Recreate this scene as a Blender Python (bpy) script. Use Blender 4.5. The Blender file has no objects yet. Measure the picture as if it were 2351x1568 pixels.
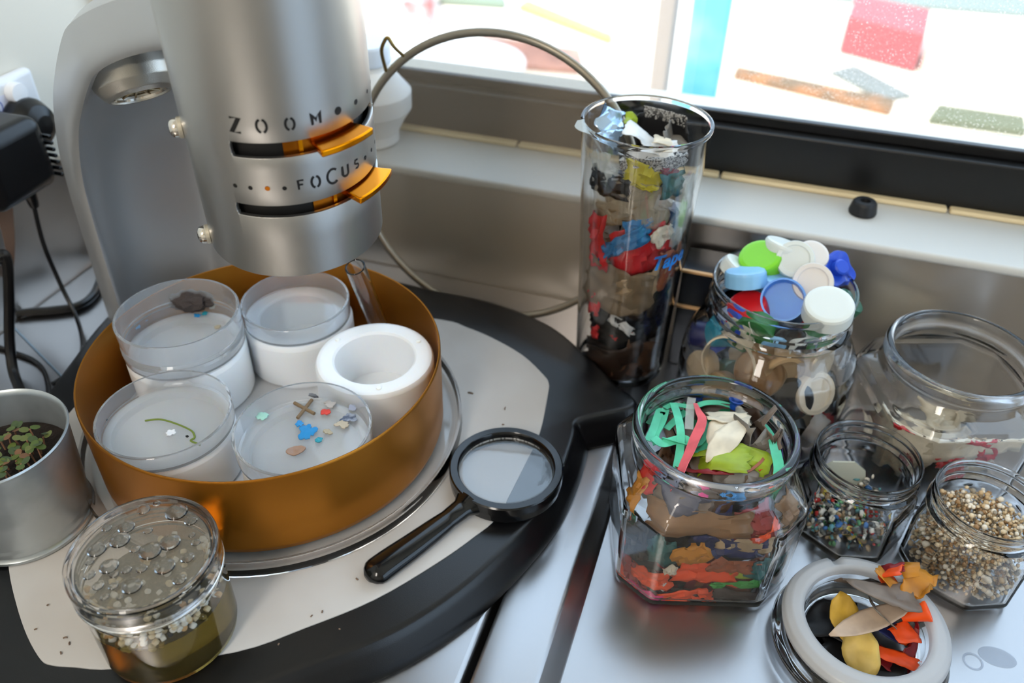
import bpy, math, random
from mathutils import Vector, Matrix, noise
from mathutils import Quaternion
PI = math.pi
S = bpy.context.scene
COL = S.collection

# ------------------------------------------------------------------ camera
IMW, IMH, FPX = 2351.0, 1568.0, 1930.0
PITCH, ROLL, AZ = [math.radians(a) for a in (37.774, 1.1, 17.27)]
EYE = Vector((0, 0, 0.42))
_f = Vector((-math.sin(AZ)*math.cos(PITCH), math.cos(AZ)*math.cos(PITCH), -math.sin(PITCH)))
_r = Vector((math.cos(AZ), math.sin(AZ), 0)); _u = _r.cross(_f)
CR = _r*math.cos(ROLL) + _u*math.sin(ROLL)
CU = _u*math.cos(ROLL) - _r*math.sin(ROLL)
cam = bpy.data.cameras.new('camera'); camo = bpy.data.objects.new('camera', cam); COL.objects.link(camo)
cam.sensor_width = 36.0; cam.lens = 36.0*FPX/IMW
cam.clip_start = 0.01; cam.clip_end = 60
M = Matrix((CR, CU, -_f)).transposed().to_4x4(); M.translation = EYE
camo.matrix_world = M
cam.dof.use_dof = True; cam.dof.focus_distance = 0.45; cam.dof.aperture_fstop = 7.0
S.camera = camo

# ------------------------------------------------------------------ world, sun, exposure
w = bpy.data.worlds.new('sky'); S.world = w; w.use_nodes = True
bg = w.node_tree.nodes['Background']
bg.inputs[0].default_value = (0.60, 0.79, 1.0, 1); bg.inputs[1].default_value = 2.7
sun = bpy.data.lights.new('sun', 'SUN'); sun.energy = 6.0; sun.angle = 0.01; sun.color = (1, .93, .82)
suno = bpy.data.objects.new('sun', sun); COL.objects.link(suno); suno.location = (0, -3, 6)
suno.rotation_euler = Vector((0.25, 0.62, -1.0)).to_track_quat('-Z', 'Y').to_euler()
lamp = bpy.data.lights.new('ceiling_light', 'AREA'); lamp.shape = 'RECTANGLE'; lamp.size = 0.25; lamp.size_y = 1.1
lamp.energy = 15.0; lamp.color = (1, .93, .84)
lampo = bpy.data.objects.new('ceiling_light', lamp); COL.objects.link(lampo)
lampo.location = (-0.25, -0.85, 1.26); lampo.rotation_euler = (math.radians(20), 0, 0)
S.view_settings.view_transform = 'Standard'; S.view_settings.look = 'None'
S.view_settings.exposure = 0.25; S.view_settings.gamma = 1.0; S.view_settings.use_curve_mapping = False
cy = S.cycles
cy.max_bounces = 11; cy.transmission_bounces = 11; cy.transparent_max_bounces = 12; cy.glossy_bounces = 4; cy.diffuse_bounces = 3
cy.use_adaptive_sampling = True; cy.adaptive_threshold = 0.06; cy.blur_glossy = 0.5; cy.sample_clamp_indirect = 6.0

# ------------------------------------------------------------------ measuring helpers: photo pixel -> point on a real plane
def ray(x, y): return _f + CR*((x-IMW/2)/FPX) - CU*((y-IMH/2)/FPX)
def spot(x, y, z):
    d = ray(x, y); t = (z-EYE.z)/d.z; return EYE + d*t
def spot_x(x, y, X):
    d = ray(x, y); return EYE + d*((X-EYE.x)/d.x)
def spot_y(x, y, Y):
    d = ray(x, y); return EYE + d*((Y-EYE.y)/d.y)

# ------------------------------------------------------------------ materials
def lin(c):
    c = c/255.0
    return c/12.92 if c <= .04045 else ((c+.055)/1.055)**2.4
def rgb(r, g, b): return (lin(r), lin(g), lin(b), 1)
MATS = {}
def mat(name, col=(200, 200, 200), rough=.5, metal=0.0, trans=0.0, ior=1.45, alpha=1.0, bump=0.0, bscale=200.0, var=0.0, vscale=40.0,
        col2=None, sss=0.0, spec=.5, sheen=0.0, coat=0.0):
    if name in MATS: return MATS[name]
    m = bpy.data.materials.new(name); m.use_nodes = True
    nt = m.node_tree; b = nt.nodes['Principled BSDF']
    c = rgb(*col) if max(col) > 1.0 or col == (0, 0, 0) else tuple(col)+(1,)
    b.inputs['Base Color'].default_value = c
    b.inputs['Roughness'].default_value = rough; b.inputs['Metallic'].default_value = metal
    b.inputs['Transmission Weight'].default_value = trans; b.inputs['IOR'].default_value = ior
    b.inputs['Alpha'].default_value = alpha; b.inputs['Specular IOR Level'].default_value = spec
    b.inputs['Coat Weight'].default_value = coat
    if sss:
        b.inputs['Subsurface Weight'].default_value = sss; b.inputs['Subsurface Radius'].default_value = (.012, .010, .008); b.inputs['Subsurface Scale'].default_value = .5
    if bump or col2:
        tc = nt.nodes.new('ShaderNodeTexCoord')
    if bump:
        n = nt.nodes.new('ShaderNodeTexNoise'); n.inputs['Scale'].default_value = bscale; n.inputs['Detail'].default_value = 4
        nt.links.new(tc.outputs['Object'], n.inputs['Vector'])
        bp = nt.nodes.new('ShaderNodeBump'); bp.inputs['Strength'].default_value = bump; bp.inputs['Distance'].default_value = .001
        nt.links.new(n.outputs['Fac'], bp.inputs['Height']); nt.links.new(bp.outputs['Normal'], b.inputs['Normal'])
    if col2:
        n2 = nt.nodes.new('ShaderNodeTexNoise'); n2.inputs['Scale'].default_value = vscale; n2.inputs['Detail'].default_value = 3
        nt.links.new(tc.outputs['Object'], n2.inputs['Vector'])
        cr = nt.nodes.new('ShaderNodeValToRGB'); cr.color_ramp.elements[0].position = .42; cr.color_ramp.elements[1].position = .62
        cr.color_ramp.elements[0].color = c; cr.color_ramp.elements[1].color = rgb(*col2)
        nt.links.new(n2.outputs['Fac'], cr.inputs['Fac']); nt.links.new(cr.outputs['Color'], b.inputs['Base Color'])
    MATS[name] = m; return m

def brushed(name, col, rough, stretch, bump=.05, rvar=.12):
    """metal with directional brushing in object space"""
    if name in MATS: return MATS[name]
    m = bpy.data.materials.new(name); m.use_nodes = True; nt = m.node_tree; b = nt.nodes['Principled BSDF']
    b.inputs['Base Color'].default_value = rgb(*col); b.inputs['Metallic'].default_value = 1.0
    tc = nt.nodes.new('ShaderNodeTexCoord'); mp = nt.nodes.new('ShaderNodeMapping'); mp.inputs['Scale'].default_value = stretch
    n = nt.nodes.new('ShaderNodeTexNoise'); n.inputs['Scale'].default_value = 1.0; n.inputs['Detail'].default_value = 5
    nt.links.new(tc.outputs['Object'], mp.inputs['Vector']); nt.links.new(mp.outputs['Vector'], n.inputs['Vector'])
    mr = nt.nodes.new('ShaderNodeMapRange'); mr.inputs['To Min'].default_value = rough-rvar/2; mr.inputs['To Max'].default_value = rough+rvar/2
    nt.links.new(n.outputs['Fac'], mr.inputs['Value']); nt.links.new(mr.outputs['Result'], b.inputs['Roughness'])
    if bump:
        bp = nt.nodes.new('ShaderNodeBump'); bp.inputs['Strength'].default_value = bump; bp.inputs['Distance'].default_value = .0006
        nt.links.new(n.outputs['Fac'], bp.inputs['Height']); nt.links.new(bp.outputs['Normal'], b.inputs['Normal'])
    MATS[name] = m; return m

def glassmat(name, col=(1, 1, 1), rough=0.0, ior=1.45):
    if name in MATS: return MATS[name]
    m = bpy.data.materials.new(name); m.use_nodes = True; nt = m.node_tree; b = nt.nodes['Principled BSDF']
    b.inputs['Base Color'].default_value = tuple(col)+(1,); b.inputs['Roughness'].default_value = rough
    b.inputs['Transmission Weight'].default_value = 1.0; b.inputs['IOR'].default_value = ior
    MATS[name] = m; return m

def sheermat(name, col, opacity, rough=.6, dust=None, trl=False):
    """thin sheet: transparent mixed with a diffuse/glossy film"""
    if name in MATS: return MATS[name]
    m = bpy.data.materials.new(name); m.use_nodes = True; nt = m.node_tree; b = nt.nodes['Principled BSDF']
    b.inputs['Base Color'].default_value = rgb(*col); b.inputs['Roughness'].default_value = rough
    out = nt.nodes['Material Output']; tr = nt.nodes.new('ShaderNodeBsdfTransparent'); mx = nt.nodes.new('ShaderNodeMixShader')
    mx.inputs[0].default_value = opacity
    film = b.outputs[0]
    if trl:
        tl = nt.nodes.new('ShaderNodeBsdfTranslucent'); tl.inputs[0].default_value = rgb(*col); ms = nt.nodes.new('ShaderNodeMixShader'); ms.inputs[0].default_value = .6
        nt.links.new(b.outputs[0], ms.inputs[1]); nt.links.new(tl.outputs[0], ms.inputs[2]); film = ms.outputs[0]
    nt.links.new(tr.outputs[0], mx.inputs[1]); nt.links.new(film, mx.inputs[2]); nt.links.new(mx.outputs[0], out.inputs[0])
    if dust:
        tc = nt.nodes.new('ShaderNodeTexCoord')
        v = nt.nodes.new('ShaderNodeTexVoronoi'); v.inputs['Scale'].default_value = dust
        nt.links.new(tc.outputs['Object'], v.inputs['Vector'])
        n = nt.nodes.new('ShaderNodeTexNoise'); n.inputs['Scale'].default_value = dust*.16
        nt.links.new(tc.outputs['Object'], n.inputs['Vector'])
        th = nt.nodes.new('ShaderNodeMath'); th.operation = 'MULTIPLY'; th.inputs[1].default_value = .34
        nt.links.new(n.outputs['Fac'], th.inputs[0])
        lt = nt.nodes.new('ShaderNodeMath'); lt.operation = 'LESS_THAN'
        nt.links.new(v.outputs['Distance'], lt.inputs[0]); nt.links.new(th.outputs[0], lt.inputs[1])
        ad = nt.nodes.new('ShaderNodeMath'); ad.operation = 'MULTIPLY_ADD'; ad.inputs[1].default_value = .5; ad.inputs[2].default_value = opacity
        nt.links.new(lt.outputs[0], ad.inputs[0]); nt.links.new(ad.outputs[0], mx.inputs[0])
    MATS[name] = m; return m

GLASS = glassmat('clear_glass', (1, 1, 1))
ACRYL = glassmat('clear_plastic', (.985, .99, .99), 0.02, 1.40)
DISHM = mat('dish_plastic', (248, 250, 252), .04, trans=.86, ior=1.38)
FROST = mat('frosted_rubber', (225, 226, 228), .45, trans=.55, ior=1.25)
STEEL = brushed('brushed_steel', (160, 159, 160), .29, (900, 30, 900), 0, .012)
STEEL_V = brushed('brushed_steel_wall', (208, 200, 192), .30, (120, 120, 3), 0, .05)
SILVER = mat('silver_paint', (196, 197, 198), .36, .75, bump=.05, bscale=900)
ALU = brushed('anodised_aluminium', (190, 188, 184), .36, (1500, 1500, 1500), .05, .06)
DARKIN = mat('dark_interior', (14, 12, 10), .6)
BLACK = mat('black_plastic', (9, 9, 11), .30, bump=.05, bscale=1500)
BLACKG = mat('black_glossy_plastic', (10, 11, 13), .14)
GOLDLEV = mat('gold_anodised', (225, 135, 10), .22, 1.0)
BOWLM = mat('bronze_anodised', (176, 113, 34), .36, .82, bump=.03, bscale=1200)
INLAY = mat('white_laminate', (190, 187, 184), .42, col2=(184, 179, 174), vscale=14)
WHITEPL = mat('white_plastic', (246, 248, 250), .38, sss=.4)
CREAMW = mat('cream_wall_paint', (226, 219, 205), .7, bump=.03, bscale=60)
SILLM = mat('white_sill_paint', (200, 199, 194), .38)
CAULK = mat('cream_caulk', (222, 201, 160), .5)
FRAMEB = mat('black_window_frame', (11, 11, 12), .38, bump=.02, bscale=300)
CHROME = mat('polished_steel', (222, 215, 205), .12, 1.0)

# ------------------------------------------------------------------ mesh helpers
def link(name, me, parent=None):
    o = bpy.data.objects.new(name, me); COL.objects.link(o)
    if parent is not None:
        o.parent = parent; o.matrix_parent_inverse = parent.matrix_world.inverted()
    return o
def mesh(name, V, F, m, angle=35):
    me = bpy.data.meshes.new(name); me.from_pydata([tuple(v) for v in V], [], F); me.validate(); me.update()
    if m: me.materials.append(m)
    if angle:
        me.polygons.foreach_set('use_smooth', [True]*len(me.polygons))
        me.set_sharp_from_angle(angle=math.radians(angle))
    return me
def mk(name, V, F, m, parent=None, angle=35):
    return link(name, mesh(name, V, F, m, angle), parent)
def tag(o, label=None, cat=None, group=None, kind=None):
    if label: o['label'] = label
    if cat: o['category'] = cat
    if group: o['group'] = group
    if kind: o['kind'] = kind
    return o
def thing(name, label, cat, loc=(0, 0, 0), group=None):
    o = bpy.data.objects.new(name, None); COL.objects.link(o); o.empty_display_size = .01
    o.location = loc; o.matrix_world = Matrix.Translation(Vector(loc))
    return tag(o, label, cat, group)
def shift(V, c): c = Vector(c); return [Vector(v)+c for v in V]
def densify(prof, closed=False, d=.0009):
    """support rings close to both ends of every long run, so that smooth normals stay true on the flats"""
    out = []; L = len(prof)
    for i in range(L):
        p = prof[i]; out.append(p)
        if i == L-1 and not closed: break
        q = prof[(i+1) % L]; l = math.hypot(q[0]-p[0], q[1]-p[1])
        if l > 3.2*d:
            for t in (d/l, 1-d/l):
                b = (p[2] if len(p) > 2 else 0)*(1-t)+(q[2] if len(q) > 2 else 0)*t
                out.append((p[0]+(q[0]-p[0])*t, p[1]+(q[1]-p[1])*t, b))
    return out
def lathe(prof, n=64, closed=False, shape=None, angles=None):
    """prof: (r, z[, blend]); shape(theta) -> unit polygon radius mixed in by blend"""
    A = angles or [2*PI*i/n for i in range(n)]; n = len(A)
    prof = densify(prof, closed)
    V, F, rows = [], [], []
    for p in prof:
        r, z = p[0], p[1]; b = p[2] if len(p) > 2 else 0
        if r < 1e-7: rows.append([len(V)]*n); V.append(Vector((0, 0, z))); continue
        row = []
        for a in A:
            k = (1-b) + (b*shape(a) if shape and b else 0)
            row.append(len(V)); V.append(Vector((r*k*math.cos(a), r*k*math.sin(a), z)))
        rows.append(row)
    m = len(rows)
    for i in range(m if closed else m-1):
        a, b = rows[i], rows[(i+1) % m]
        for j in range(n):
            k = (j+1) % n
            q = [a[j], a[k], b[k], b[j]]; q2 = []
            for t in q:
                if t not in q2: q2.append(t)
            if len(q2) >= 3: F.append(q2)
    return V, F
def box(x0, x1, y0, y1, z0, z1):
    V = [Vector(p) for p in [(x0, y0, z0), (x1, y0, z0), (x1, y1, z0), (x0, y1, z0), (x0, y0, z1), (x1, y0, z1), (x1, y1, z1), (x0, y1, z1)]]
    return V, [[0, 3, 2, 1], [4, 5, 6, 7], [0, 1, 5, 4], [1, 2, 6, 5], [2, 3, 7, 6], [3, 0, 4, 7]]
def join(*parts):
    V, F = [], []
    for v, f in parts:
        o = len(V); V += list(v); F += [[i+o for i in q] for q in f]
    return V, F
def bevel(o, wd, seg=3):
    md = o.modifiers.new('bevel', 'BEVEL'); md.width = wd; md.segments = seg; md.limit_method = 'ANGLE'; md.angle_limit = math.radians(40); return o
def solid(o, t, off=0):
    md = o.modifiers.new('solid', 'SOLIDIFY'); md.thickness = t; md.offset = off; return o
def smooth_path(pts, n=8, closed=False):
    P = [Vector(p) for p in pts]; out = []; L = len(P)
    rng = range(L) if closed else range(L-1)
    for i in rng:
        p0 = P[(i-1) % L] if closed or i > 0 else P[0]*2-P[1]
        p1 = P[i]; p2 = P[(i+1) % L]; p3 = P[(i+2) % L] if closed or i+2 < L else P[-1]*2-P[-2]
        for k in range(n):
            t = k/n
            out.append(.5*((2*p1)+(p2-p0)*t+(2*p0-5*p1+4*p2-p3)*t*t+(3*p1-p0-3*p2+p3)*t**3))
    if not closed: out.append(P[-1])
    return out
def sweep(path, section, closed=False, scale=None, up=Vector((0, 0, 1)), caps=True):
    """section: list of (a,b) offsets along (side, up')"""
    V, F = [], []; n = len(path); m = len(section); side = None
    for i, p in enumerate(path):
        t = (path[(i+1) % n]-path[i-1]) if closed or 0 < i < n-1 else (path[1]-path[0] if i == 0 else path[-1]-path[-2])
        t = t.normalized()
        if side is None:
            s = t.cross(up)
            if s.length < 1e-4: s = t.cross(Vector((1, 0, 0)))
            side = s.normalized()
        else:
            side = (side - t*side.dot(t)).normalized()
        u2 = side.cross(t); k = scale(i/(n-1)) if scale else 1
        kk = k if isinstance(k, tuple) else (k, k)
        for a, b in section: V.append(p + side*a*kk[0] + u2*b*kk[1])
    for i in range(n if closed else n-1):
        for j in range(m):
            a = i*m+j; b = i*m+(j+1) % m; c = ((i+1) % n)*m+(j+1) % m; d = ((i+1) % n)*m+j
            F.append([a, b, c, d])
    if caps and not closed:
        F.append(list(range(m))[::-1]); F.append([(n-1)*m+j for j in range(m)])
    return V, F
def circ_sec(r, n=10): return [(r*math.cos(2*PI*i/n), r*math.sin(2*PI*i/n)) for i in range(n)]
def tube(path, r, n=10, closed=False, scale=None): return sweep([Vector(p) for p in path], circ_sec(r, n), closed, scale)
def ico(sub=1):
    import bmesh
    bm = bmesh.new(); bmesh.ops.create_icosphere(bm, subdivisions=sub, radius=1)
    V = [v.co.copy() for v in bm.verts]; F = [[v.index for v in f.verts] for f in bm.faces]; bm.free(); return V, F
def rot(axis_to, roll=0):
    """rotation taking +Z onto axis_to"""
    q = Vector((0, 0, 1)).rotation_difference(Vector(axis_to).normalized()); return q.to_matrix() @ Matrix.Rotation(roll, 3, 'Z')
def place(V, c, axis=(0, 0, 1), roll=0, s=1):
    R = rot(axis, roll); c = Vector(c); return [R @ (Vector(v)*s) + c for v in V]
def poly_prism(pts, z0, z1, inset=0, zb=None):
    """prism from a CCW outline; zb/outer outline optional"""
    n = len(pts); V = [Vector((p[0], p[1], z0)) for p in pts]+[Vector((p[0], p[1], z1)) for p in pts]
    F = [list(range(n))[::-1], list(range(n, 2*n))]+[[i, (i+1) % n, n+(i+1) % n, n+i] for i in range(n)]
    return V, F
def text_mesh(s, size, shear=0, extrude=0, offset=0):
    c = bpy.data.curves.new('t', 'FONT'); c.body = s; c.size = size; c.shear = shear; c.extrude = extrude; c.offset = offset
    c.resolution_u = 3; o = bpy.data.objects.new('t', c); COL.objects.link(o)
    dg = bpy.context.evaluated_depsgraph_get(); me = o.evaluated_get(dg).to_mesh()
    V = [v.co.copy() for v in me.vertices]; F = [list(p.vertices) for p in me.polygons]
    bpy.data.objects.remove(o); bpy.data.curves.remove(c); return V, F

def crumple(w, h, nx, ny, seed, folds=6, fang=1.1, amp=.06, shape='rect'):
    """flat sheet, folded along random lines, creased: centred verts in metres"""
    R = random.Random(seed); V = []
    for j in range(ny+1):
        for i in range(nx+1):
            x = (i/nx-.5); y = (j/ny-.5)
            if shape == 'leaf': x *= max(.04, math.sin(PI*(y+.5)))**.75
            if shape == 'oval':
                d = max(abs(x), abs(y))*2; l = math.hypot(x, y)*2
                if l > 1e-6: x, y = x*d/l, y*d/l
            if shape == 'shard':
                d = max(abs(x), abs(y))*2; l = math.hypot(x, y)*2
                if l > 1e-6: x, y = x*d/l, y*d/l
                a_ = math.atan2(y, x); k = 1+.55*noise.noise(Vector((math.cos(a_)*1.6+seed, math.sin(a_)*1.6, seed*.7)))+.28*noise.noise(Vector((math.cos(a_)*4, math.sin(a_)*4+seed, 2))); x *= k; y *= k
            if shape == 'rag':
                k = 1+.22*noise.noise(Vector((x*5+seed, y*5, seed*.37))); x *= k; y *= k
            V.append(Vector((x*w, y*h, 0)))
    for _ in range(folds):
        a = R.uniform(0, 2*PI); d = Vector((math.cos(a), math.sin(a), 0)); nrm = Vector((-d.y, d.x, 0))
        off = R.uniform(-.38, .38)*min(w, h); ang = R.uniform(-fang, fang)
        p = nrm*off; q = Quaternion(d, ang)
        for i, v in enumerate(V):
            if (v-p).dot(nrm) > 0: V[i] = q @ (v-p) + p
    s = min(w, h)
    for i, v in enumerate(V):
        k = v*(3.2/s); V[i] = v + Vector((noise.noise(k+Vector((seed, 0, 0))), noise.noise(k+Vector((0, seed, 5))), noise.noise(k+Vector((9, 0, seed)))))*amp*s
    c = sum(V, Vector())/len(V); V = [v-c for v in V]
    F = [[j*(nx+1)+i, j*(nx+1)+i+1, (j+1)*(nx+1)+i+1, (j+1)*(nx+1)+i] for j in range(ny) for i in range(nx)]
    return V, F
def ribbon(path, width, up=Vector((0, 0, 1)), twist=0.0, thick=.0004, n=6):
    P = smooth_path(path, n); V, F = [], []; N = len(P)
    for i, p in enumerate(P):
        t = (P[min(i+1, N-1)]-P[max(i-1, 0)]).normalized(); s = t.cross(up).normalized(); s = Quaternion(t, twist*i/(N-1)) @ s
        wd = width(i/(N-1)) if callable(width) else width
        nn = s.cross(t)*thick*.5
        V += [p-s*wd/2-nn, p+s*wd/2-nn, p+s*wd/2+nn, p-s*wd/2+nn]
    for i in range(N-1):
        for j in range(4): F.append([i*4+j, i*4+(j+1) % 4, i*4+4+(j+1) % 4, i*4+4+j])
    F += [[3, 2, 1, 0], [4*N-4, 4*N-3, 4*N-2, 4*N-1]]
    return V, F
# ================================================================== the setting
def struct(name, V, F, m, label, parent=None, angle=35):
    o = mk(name, V, F, m, parent, angle); o['kind'] = 'structure'; o['label'] = label; return o
XL, XR, YB, YF = -.545, 1.35, .573, -1.7
struct('floor', *box(XL, XR, YF, YB, -.92, -.9), mat('grey_floor', (150, 140, 128), .6), 'dull grey floor of the room')
struct('wall_left', *box(XL-.1, XL, YF, .85, -.9, 1.35), CREAMW, 'cream painted wall behind the power outlet')
struct('wall_right', *join(box(XR, XR+.1, YF, -.95, -.9, 1.35), box(XR, XR+.1, .45, .85, -.9, 1.35), box(XR, XR+.1, -.95, .45, -.9, .12), box(XR, XR+.1, -.95, .45, 1.2, 1.35)), CREAMW, 'cream painted wall at the far right side')
struct('wall_front', *box(XL, XR, YF-.1, YF, -.9, 1.35), mat('warm_wall_paint', (236, 226, 210), .8), 'warm painted wall behind the viewer')
struct('ceiling', *box(XL-.1, XR+.1, YF-.1, .9, 1.35, 1.45), CREAMW, 'cream painted ceiling')
WX0, WX1, WZ1 = -.535, 1.25, 1.28
struct('wall_back', *join(box(XL, XR, YB, .82, -.9, .108), box(XL, WX0, YB+.002, .82, .108, 1.35), box(WX1, XR, YB+.002, .82, .108, 1.35),
       box(WX0, WX1, YB+.002, .82, WZ1, 1.35)), CREAMW, 'cream painted wall around the window')
w2 = bpy.data.objects.new('fill_window', None); COL.objects.link(w2); w2['kind'] = 'structure'; w2['label'] = 'plain unseen side window added in the right wall for light'  # unseen opening, added to light the bowl and pots from the right
for nm_, b_ in (('bottom_rail', (-.95, .45, .12, .16)), ('top_rail', (-.95, .45, 1.16, 1.2)), ('side_rail', (-.95, -.91, .16, 1.16)), ('side_rail', (.41, .45, .16, 1.16))):
    bevel(mk(nm_, *box(XR+.02, XR+.06, *b_), FRAMEB, w2), .002)
# steel splashbacks, sill, caulk
sb = struct('trim_1', *box(XL, XR, YB-.003, YB, -.005, .109), STEEL_V, 'brushed steel splashback under the window sill')
bevel(sb, .001)
struct('trim_2', *box(XL, XL+.006, -.6, YB-.003, .01, .1128), STEEL_V, 'brushed steel splashback under the power outlet')
V, F = box(WX0, WX1, YB-.006, .66, .106, .1135); bevel(struct('trim_3', V, F, SILLM, 'white painted window sill'), .003)
V, F = join(*[box(WX0+i*.17, WX0+i*.17+.168, .633, .641, .1135, .1175) for i in range(9)])
struct('trim_4', V, F, CAULK, 'cream caulk bead along the foot of the window frame')
bevel(bpy.data.objects['trim_4'], .0015)
# window: frame members, panes
win = bpy.data.objects.new('window_1', None); COL.objects.link(win); win['kind'] = 'structure'; win['label'] = 'black framed sliding window'
bevel(mk('bottom_rail', *box(WX0, WX1, .641, .667, .1135, .1535), FRAMEB, win), .0015)
bevel(mk('track', *box(WX0, WX1, .652, .659, .1535, .1615), FRAMEB, win), .001)
bevel(mk('side_rail', *box(WX0, WX0+.03, .641, .70, .1535, WZ1-.04), FRAMEB, win), .0015)
bevel(mk('side_rail', *box(WX1-.04, WX1, .641, .70, .1535, WZ1-.04), FRAMEB, win), .0015)
bevel(mk('top_rail', *box(WX0, WX1, .641, .70, WZ1-.04, WZ1), FRAMEB, win), .0015)
mk('pane', *box(WX0+.03, -.06, .664, .6655, .1536, WZ1-.04), sheermat('clean_pane', (235, 240, 245), .03, .5, trl=True), win)
mk('pane', *box(-.037, WX1-.04, .660, .6615, .1536, WZ1-.04), sheermat('dusty_pane', (245, 240, 232), .06, .5, dust=420, trl=True), win)

# ------------------------------------------------------------------ outside
struct('ground', *box(-9, 9, .83, 14, -.95, -.9), mat('pale_paving', (226, 214, 196), .9, bump=.1, bscale=30), 'sunlit pale paving outside the window')
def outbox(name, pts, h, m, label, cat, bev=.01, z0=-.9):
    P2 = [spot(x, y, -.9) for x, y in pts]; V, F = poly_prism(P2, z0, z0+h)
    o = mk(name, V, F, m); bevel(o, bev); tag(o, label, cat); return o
outbox('storage_box', [(1925, 122), (2098, 168), (2112, 105), (1945, 68)], .17, mat('dull_red_paint', (150, 60, 64), .6), 'dull red box standing on the paving outside', 'box')
outbox('low_wall', [(2108, 168), (2420, 246), (2420, 190), (2120, 125)], .17, mat('pink_paint', (236, 170, 156), .7), 'low pink wall running along the paving outside', 'wall')
outbox('shadow_strip', [(1682, 182), (2040, 268), (2052, 243), (1690, 166)], .03, mat('shadow_brown', (96, 74, 46), .8, col2=(150, 96, 50), vscale=9), 'dark strip standing for a shadow on the paving', 'shadow strip', .004)  # shadow on the paving, put in as a solid dark strip
outbox('slate_slab', [(1905, 172), (2030, 235), (2092, 228), (1960, 158)], .02, mat('grey_slate', (104, 108, 104), .8), 'grey stone slab beside the shadow strip outside', 'slab', .004)
outbox('near_shadow_strip', [(2128, 285), (2351, 316), (2345, 282), (2150, 254)], .03, mat('shadow_olive', (84, 88, 62), .9), 'short dark strip standing for a shadow nearest the dusty pane', 'shadow strip', .004)  # second paving shadow, also built as a dark strip
outbox('gravel_strip', [(1900, 4), (2400, 45), (2420, 10), (1960, -40)], .02, mat('grey_gravel', (112, 122, 116), .9, bump=.6, bscale=60), 'grey gravel strip far beyond the red box', 'strip', .004)
outbox('brick_path', [(1075, 150), (1340, 172), (1330, 122), (1110, 92)], .02, mat('brick_pink', (176, 124, 108), .9, col2=(150, 104, 92), vscale=8), 'brown pink brick path behind the white table', 'path', .004)
outbox('flower_bed', [(925, 60), (990, 62), (996, 10), (935, -10)], .12, mat('red_flowers', (214, 96, 92), .9, col2=(230, 190, 190), vscale=9, bump=.8, bscale=30), 'faded red flower bed beyond the left pane', 'plants')
outbox('grass_patch', [(1010, 12), (1160, 22), (1150, -30), (1000, -40)], .04, mat('grey_grass', (120, 134, 116), .9, bump=.8, bscale=40), 'grey green grass patch beyond the left pane', 'grass')
outbox('hose', [(1190, 24), (1400, 104), (1406, 92), (1210, 10)], .03, mat('ochre', (206, 158, 92), .8), 'ochre hose stretched over the paving outside', 'hose', .01)
c = spot(1042, 148, -.72); tb = thing('garden_table', 'round white table outside the left pane', 'table', (c.x, c.y, -.9))
mk('table_top', shift(lathe([(0, .17), (.26, .17), (.275, .175), (.275, .195), (.26, .2), (0, .2)], 48)[0], (c.x, c.y, -.9)), lathe([(0, .17), (.26, .17), (.275, .175), (.275, .195), (.26, .2), (0, .2)], 48)[1], mat('white_enamel', (240, 240, 238), .5), tb)
for a in range(3):
    p = Vector((c.x+.2*math.cos(a*2.1), c.y+.2*math.sin(a*2.1), -.9)); mk('leg', *tube([p, p+Vector((0, 0, .172))], .015), MATS['white_enamel'], tb)
# sunlit posts outside, in place of the window stile and its rebate
def post(name, x0, x1, y, m, label):
    a = spot_y(x0, 100, y); b = spot_y(x1, 100, y); o = mk(name, *box(a.x, b.x, y, y+.06, -.9, .9), m); bevel(o, .008); tag(o, label, 'post')
post('stile_post', 1576, 1664, 1.95, mat('sky_blue_paint', (96, 176, 226), .6, col2=(140, 205, 240), vscale=5), 'light blue painted post outside standing in for the window stile')
post('rebate_post', 1500, 1543, 1.98, mat('warm_grey_rebate', (150, 138, 128), .6), 'warm grey post outside standing in for the stile rebate')

# ------------------------------------------------------------------ steel benches
b1 = thing('steel_bench', 'brushed steel bench under the microscope', 'bench', (-.3, .2, 0))
bevel(mk('bench_top', *box(XL+.006, -.0915, -.25, YB-.003, -.02, .015), STEEL, b1), .0035, 4)
mk('drain_crease', *tube([spot(20, 740, .0152), spot(145, 868, .0152)], .0009, 6), mat('crease', (150, 170, 185), .3, 1.0), b1)
mk('skirt', *box(XL+.02, -.10, -.23, YB-.02, -.9, -.02), mat('dark_panel', (40, 40, 42), .6), b1)
b2 = thing('drain_bench', 'brushed steel drainer bench with a sunken deck under the jars', 'bench', (.3, .2, 0))
# profile across x swept along y: raised rim, sloping step, sunken deck
prof = [(-.0880, -.02), (-.0880, .0125), (-.0872, .0143), (-.0855, .015), (-.0562, .015), (-.0545, .0145), (-.0533, .0136), (-.0452, .0010), (-.0442, .0002), (-.042, 0), (.2, 0), (1.3, 0), (1.3, -.02)]
V = [Vector((x, y, z)) for y in (-.25, YB-.003) for x, z in prof]; n = len(prof)
F = [[i, i+1, n+i+1, n+i] for i in range(n-1)]+[[n-1, 0, n, 2*n-1], list(range(n))[::-1], list(range(n, 2*n))]
mk('bench_top', V, F, STEEL, b2, 28)
mk('gap_shadow_gasket', *box(-.0915, -.0880, -.25, YB-.003, -.02, -.012), DARKIN, b2)
mk('skirt', *box(-.085, 1.28, -.23, YB-.02, -.9, -.02), MATS['dark_panel'], b2)
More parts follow.
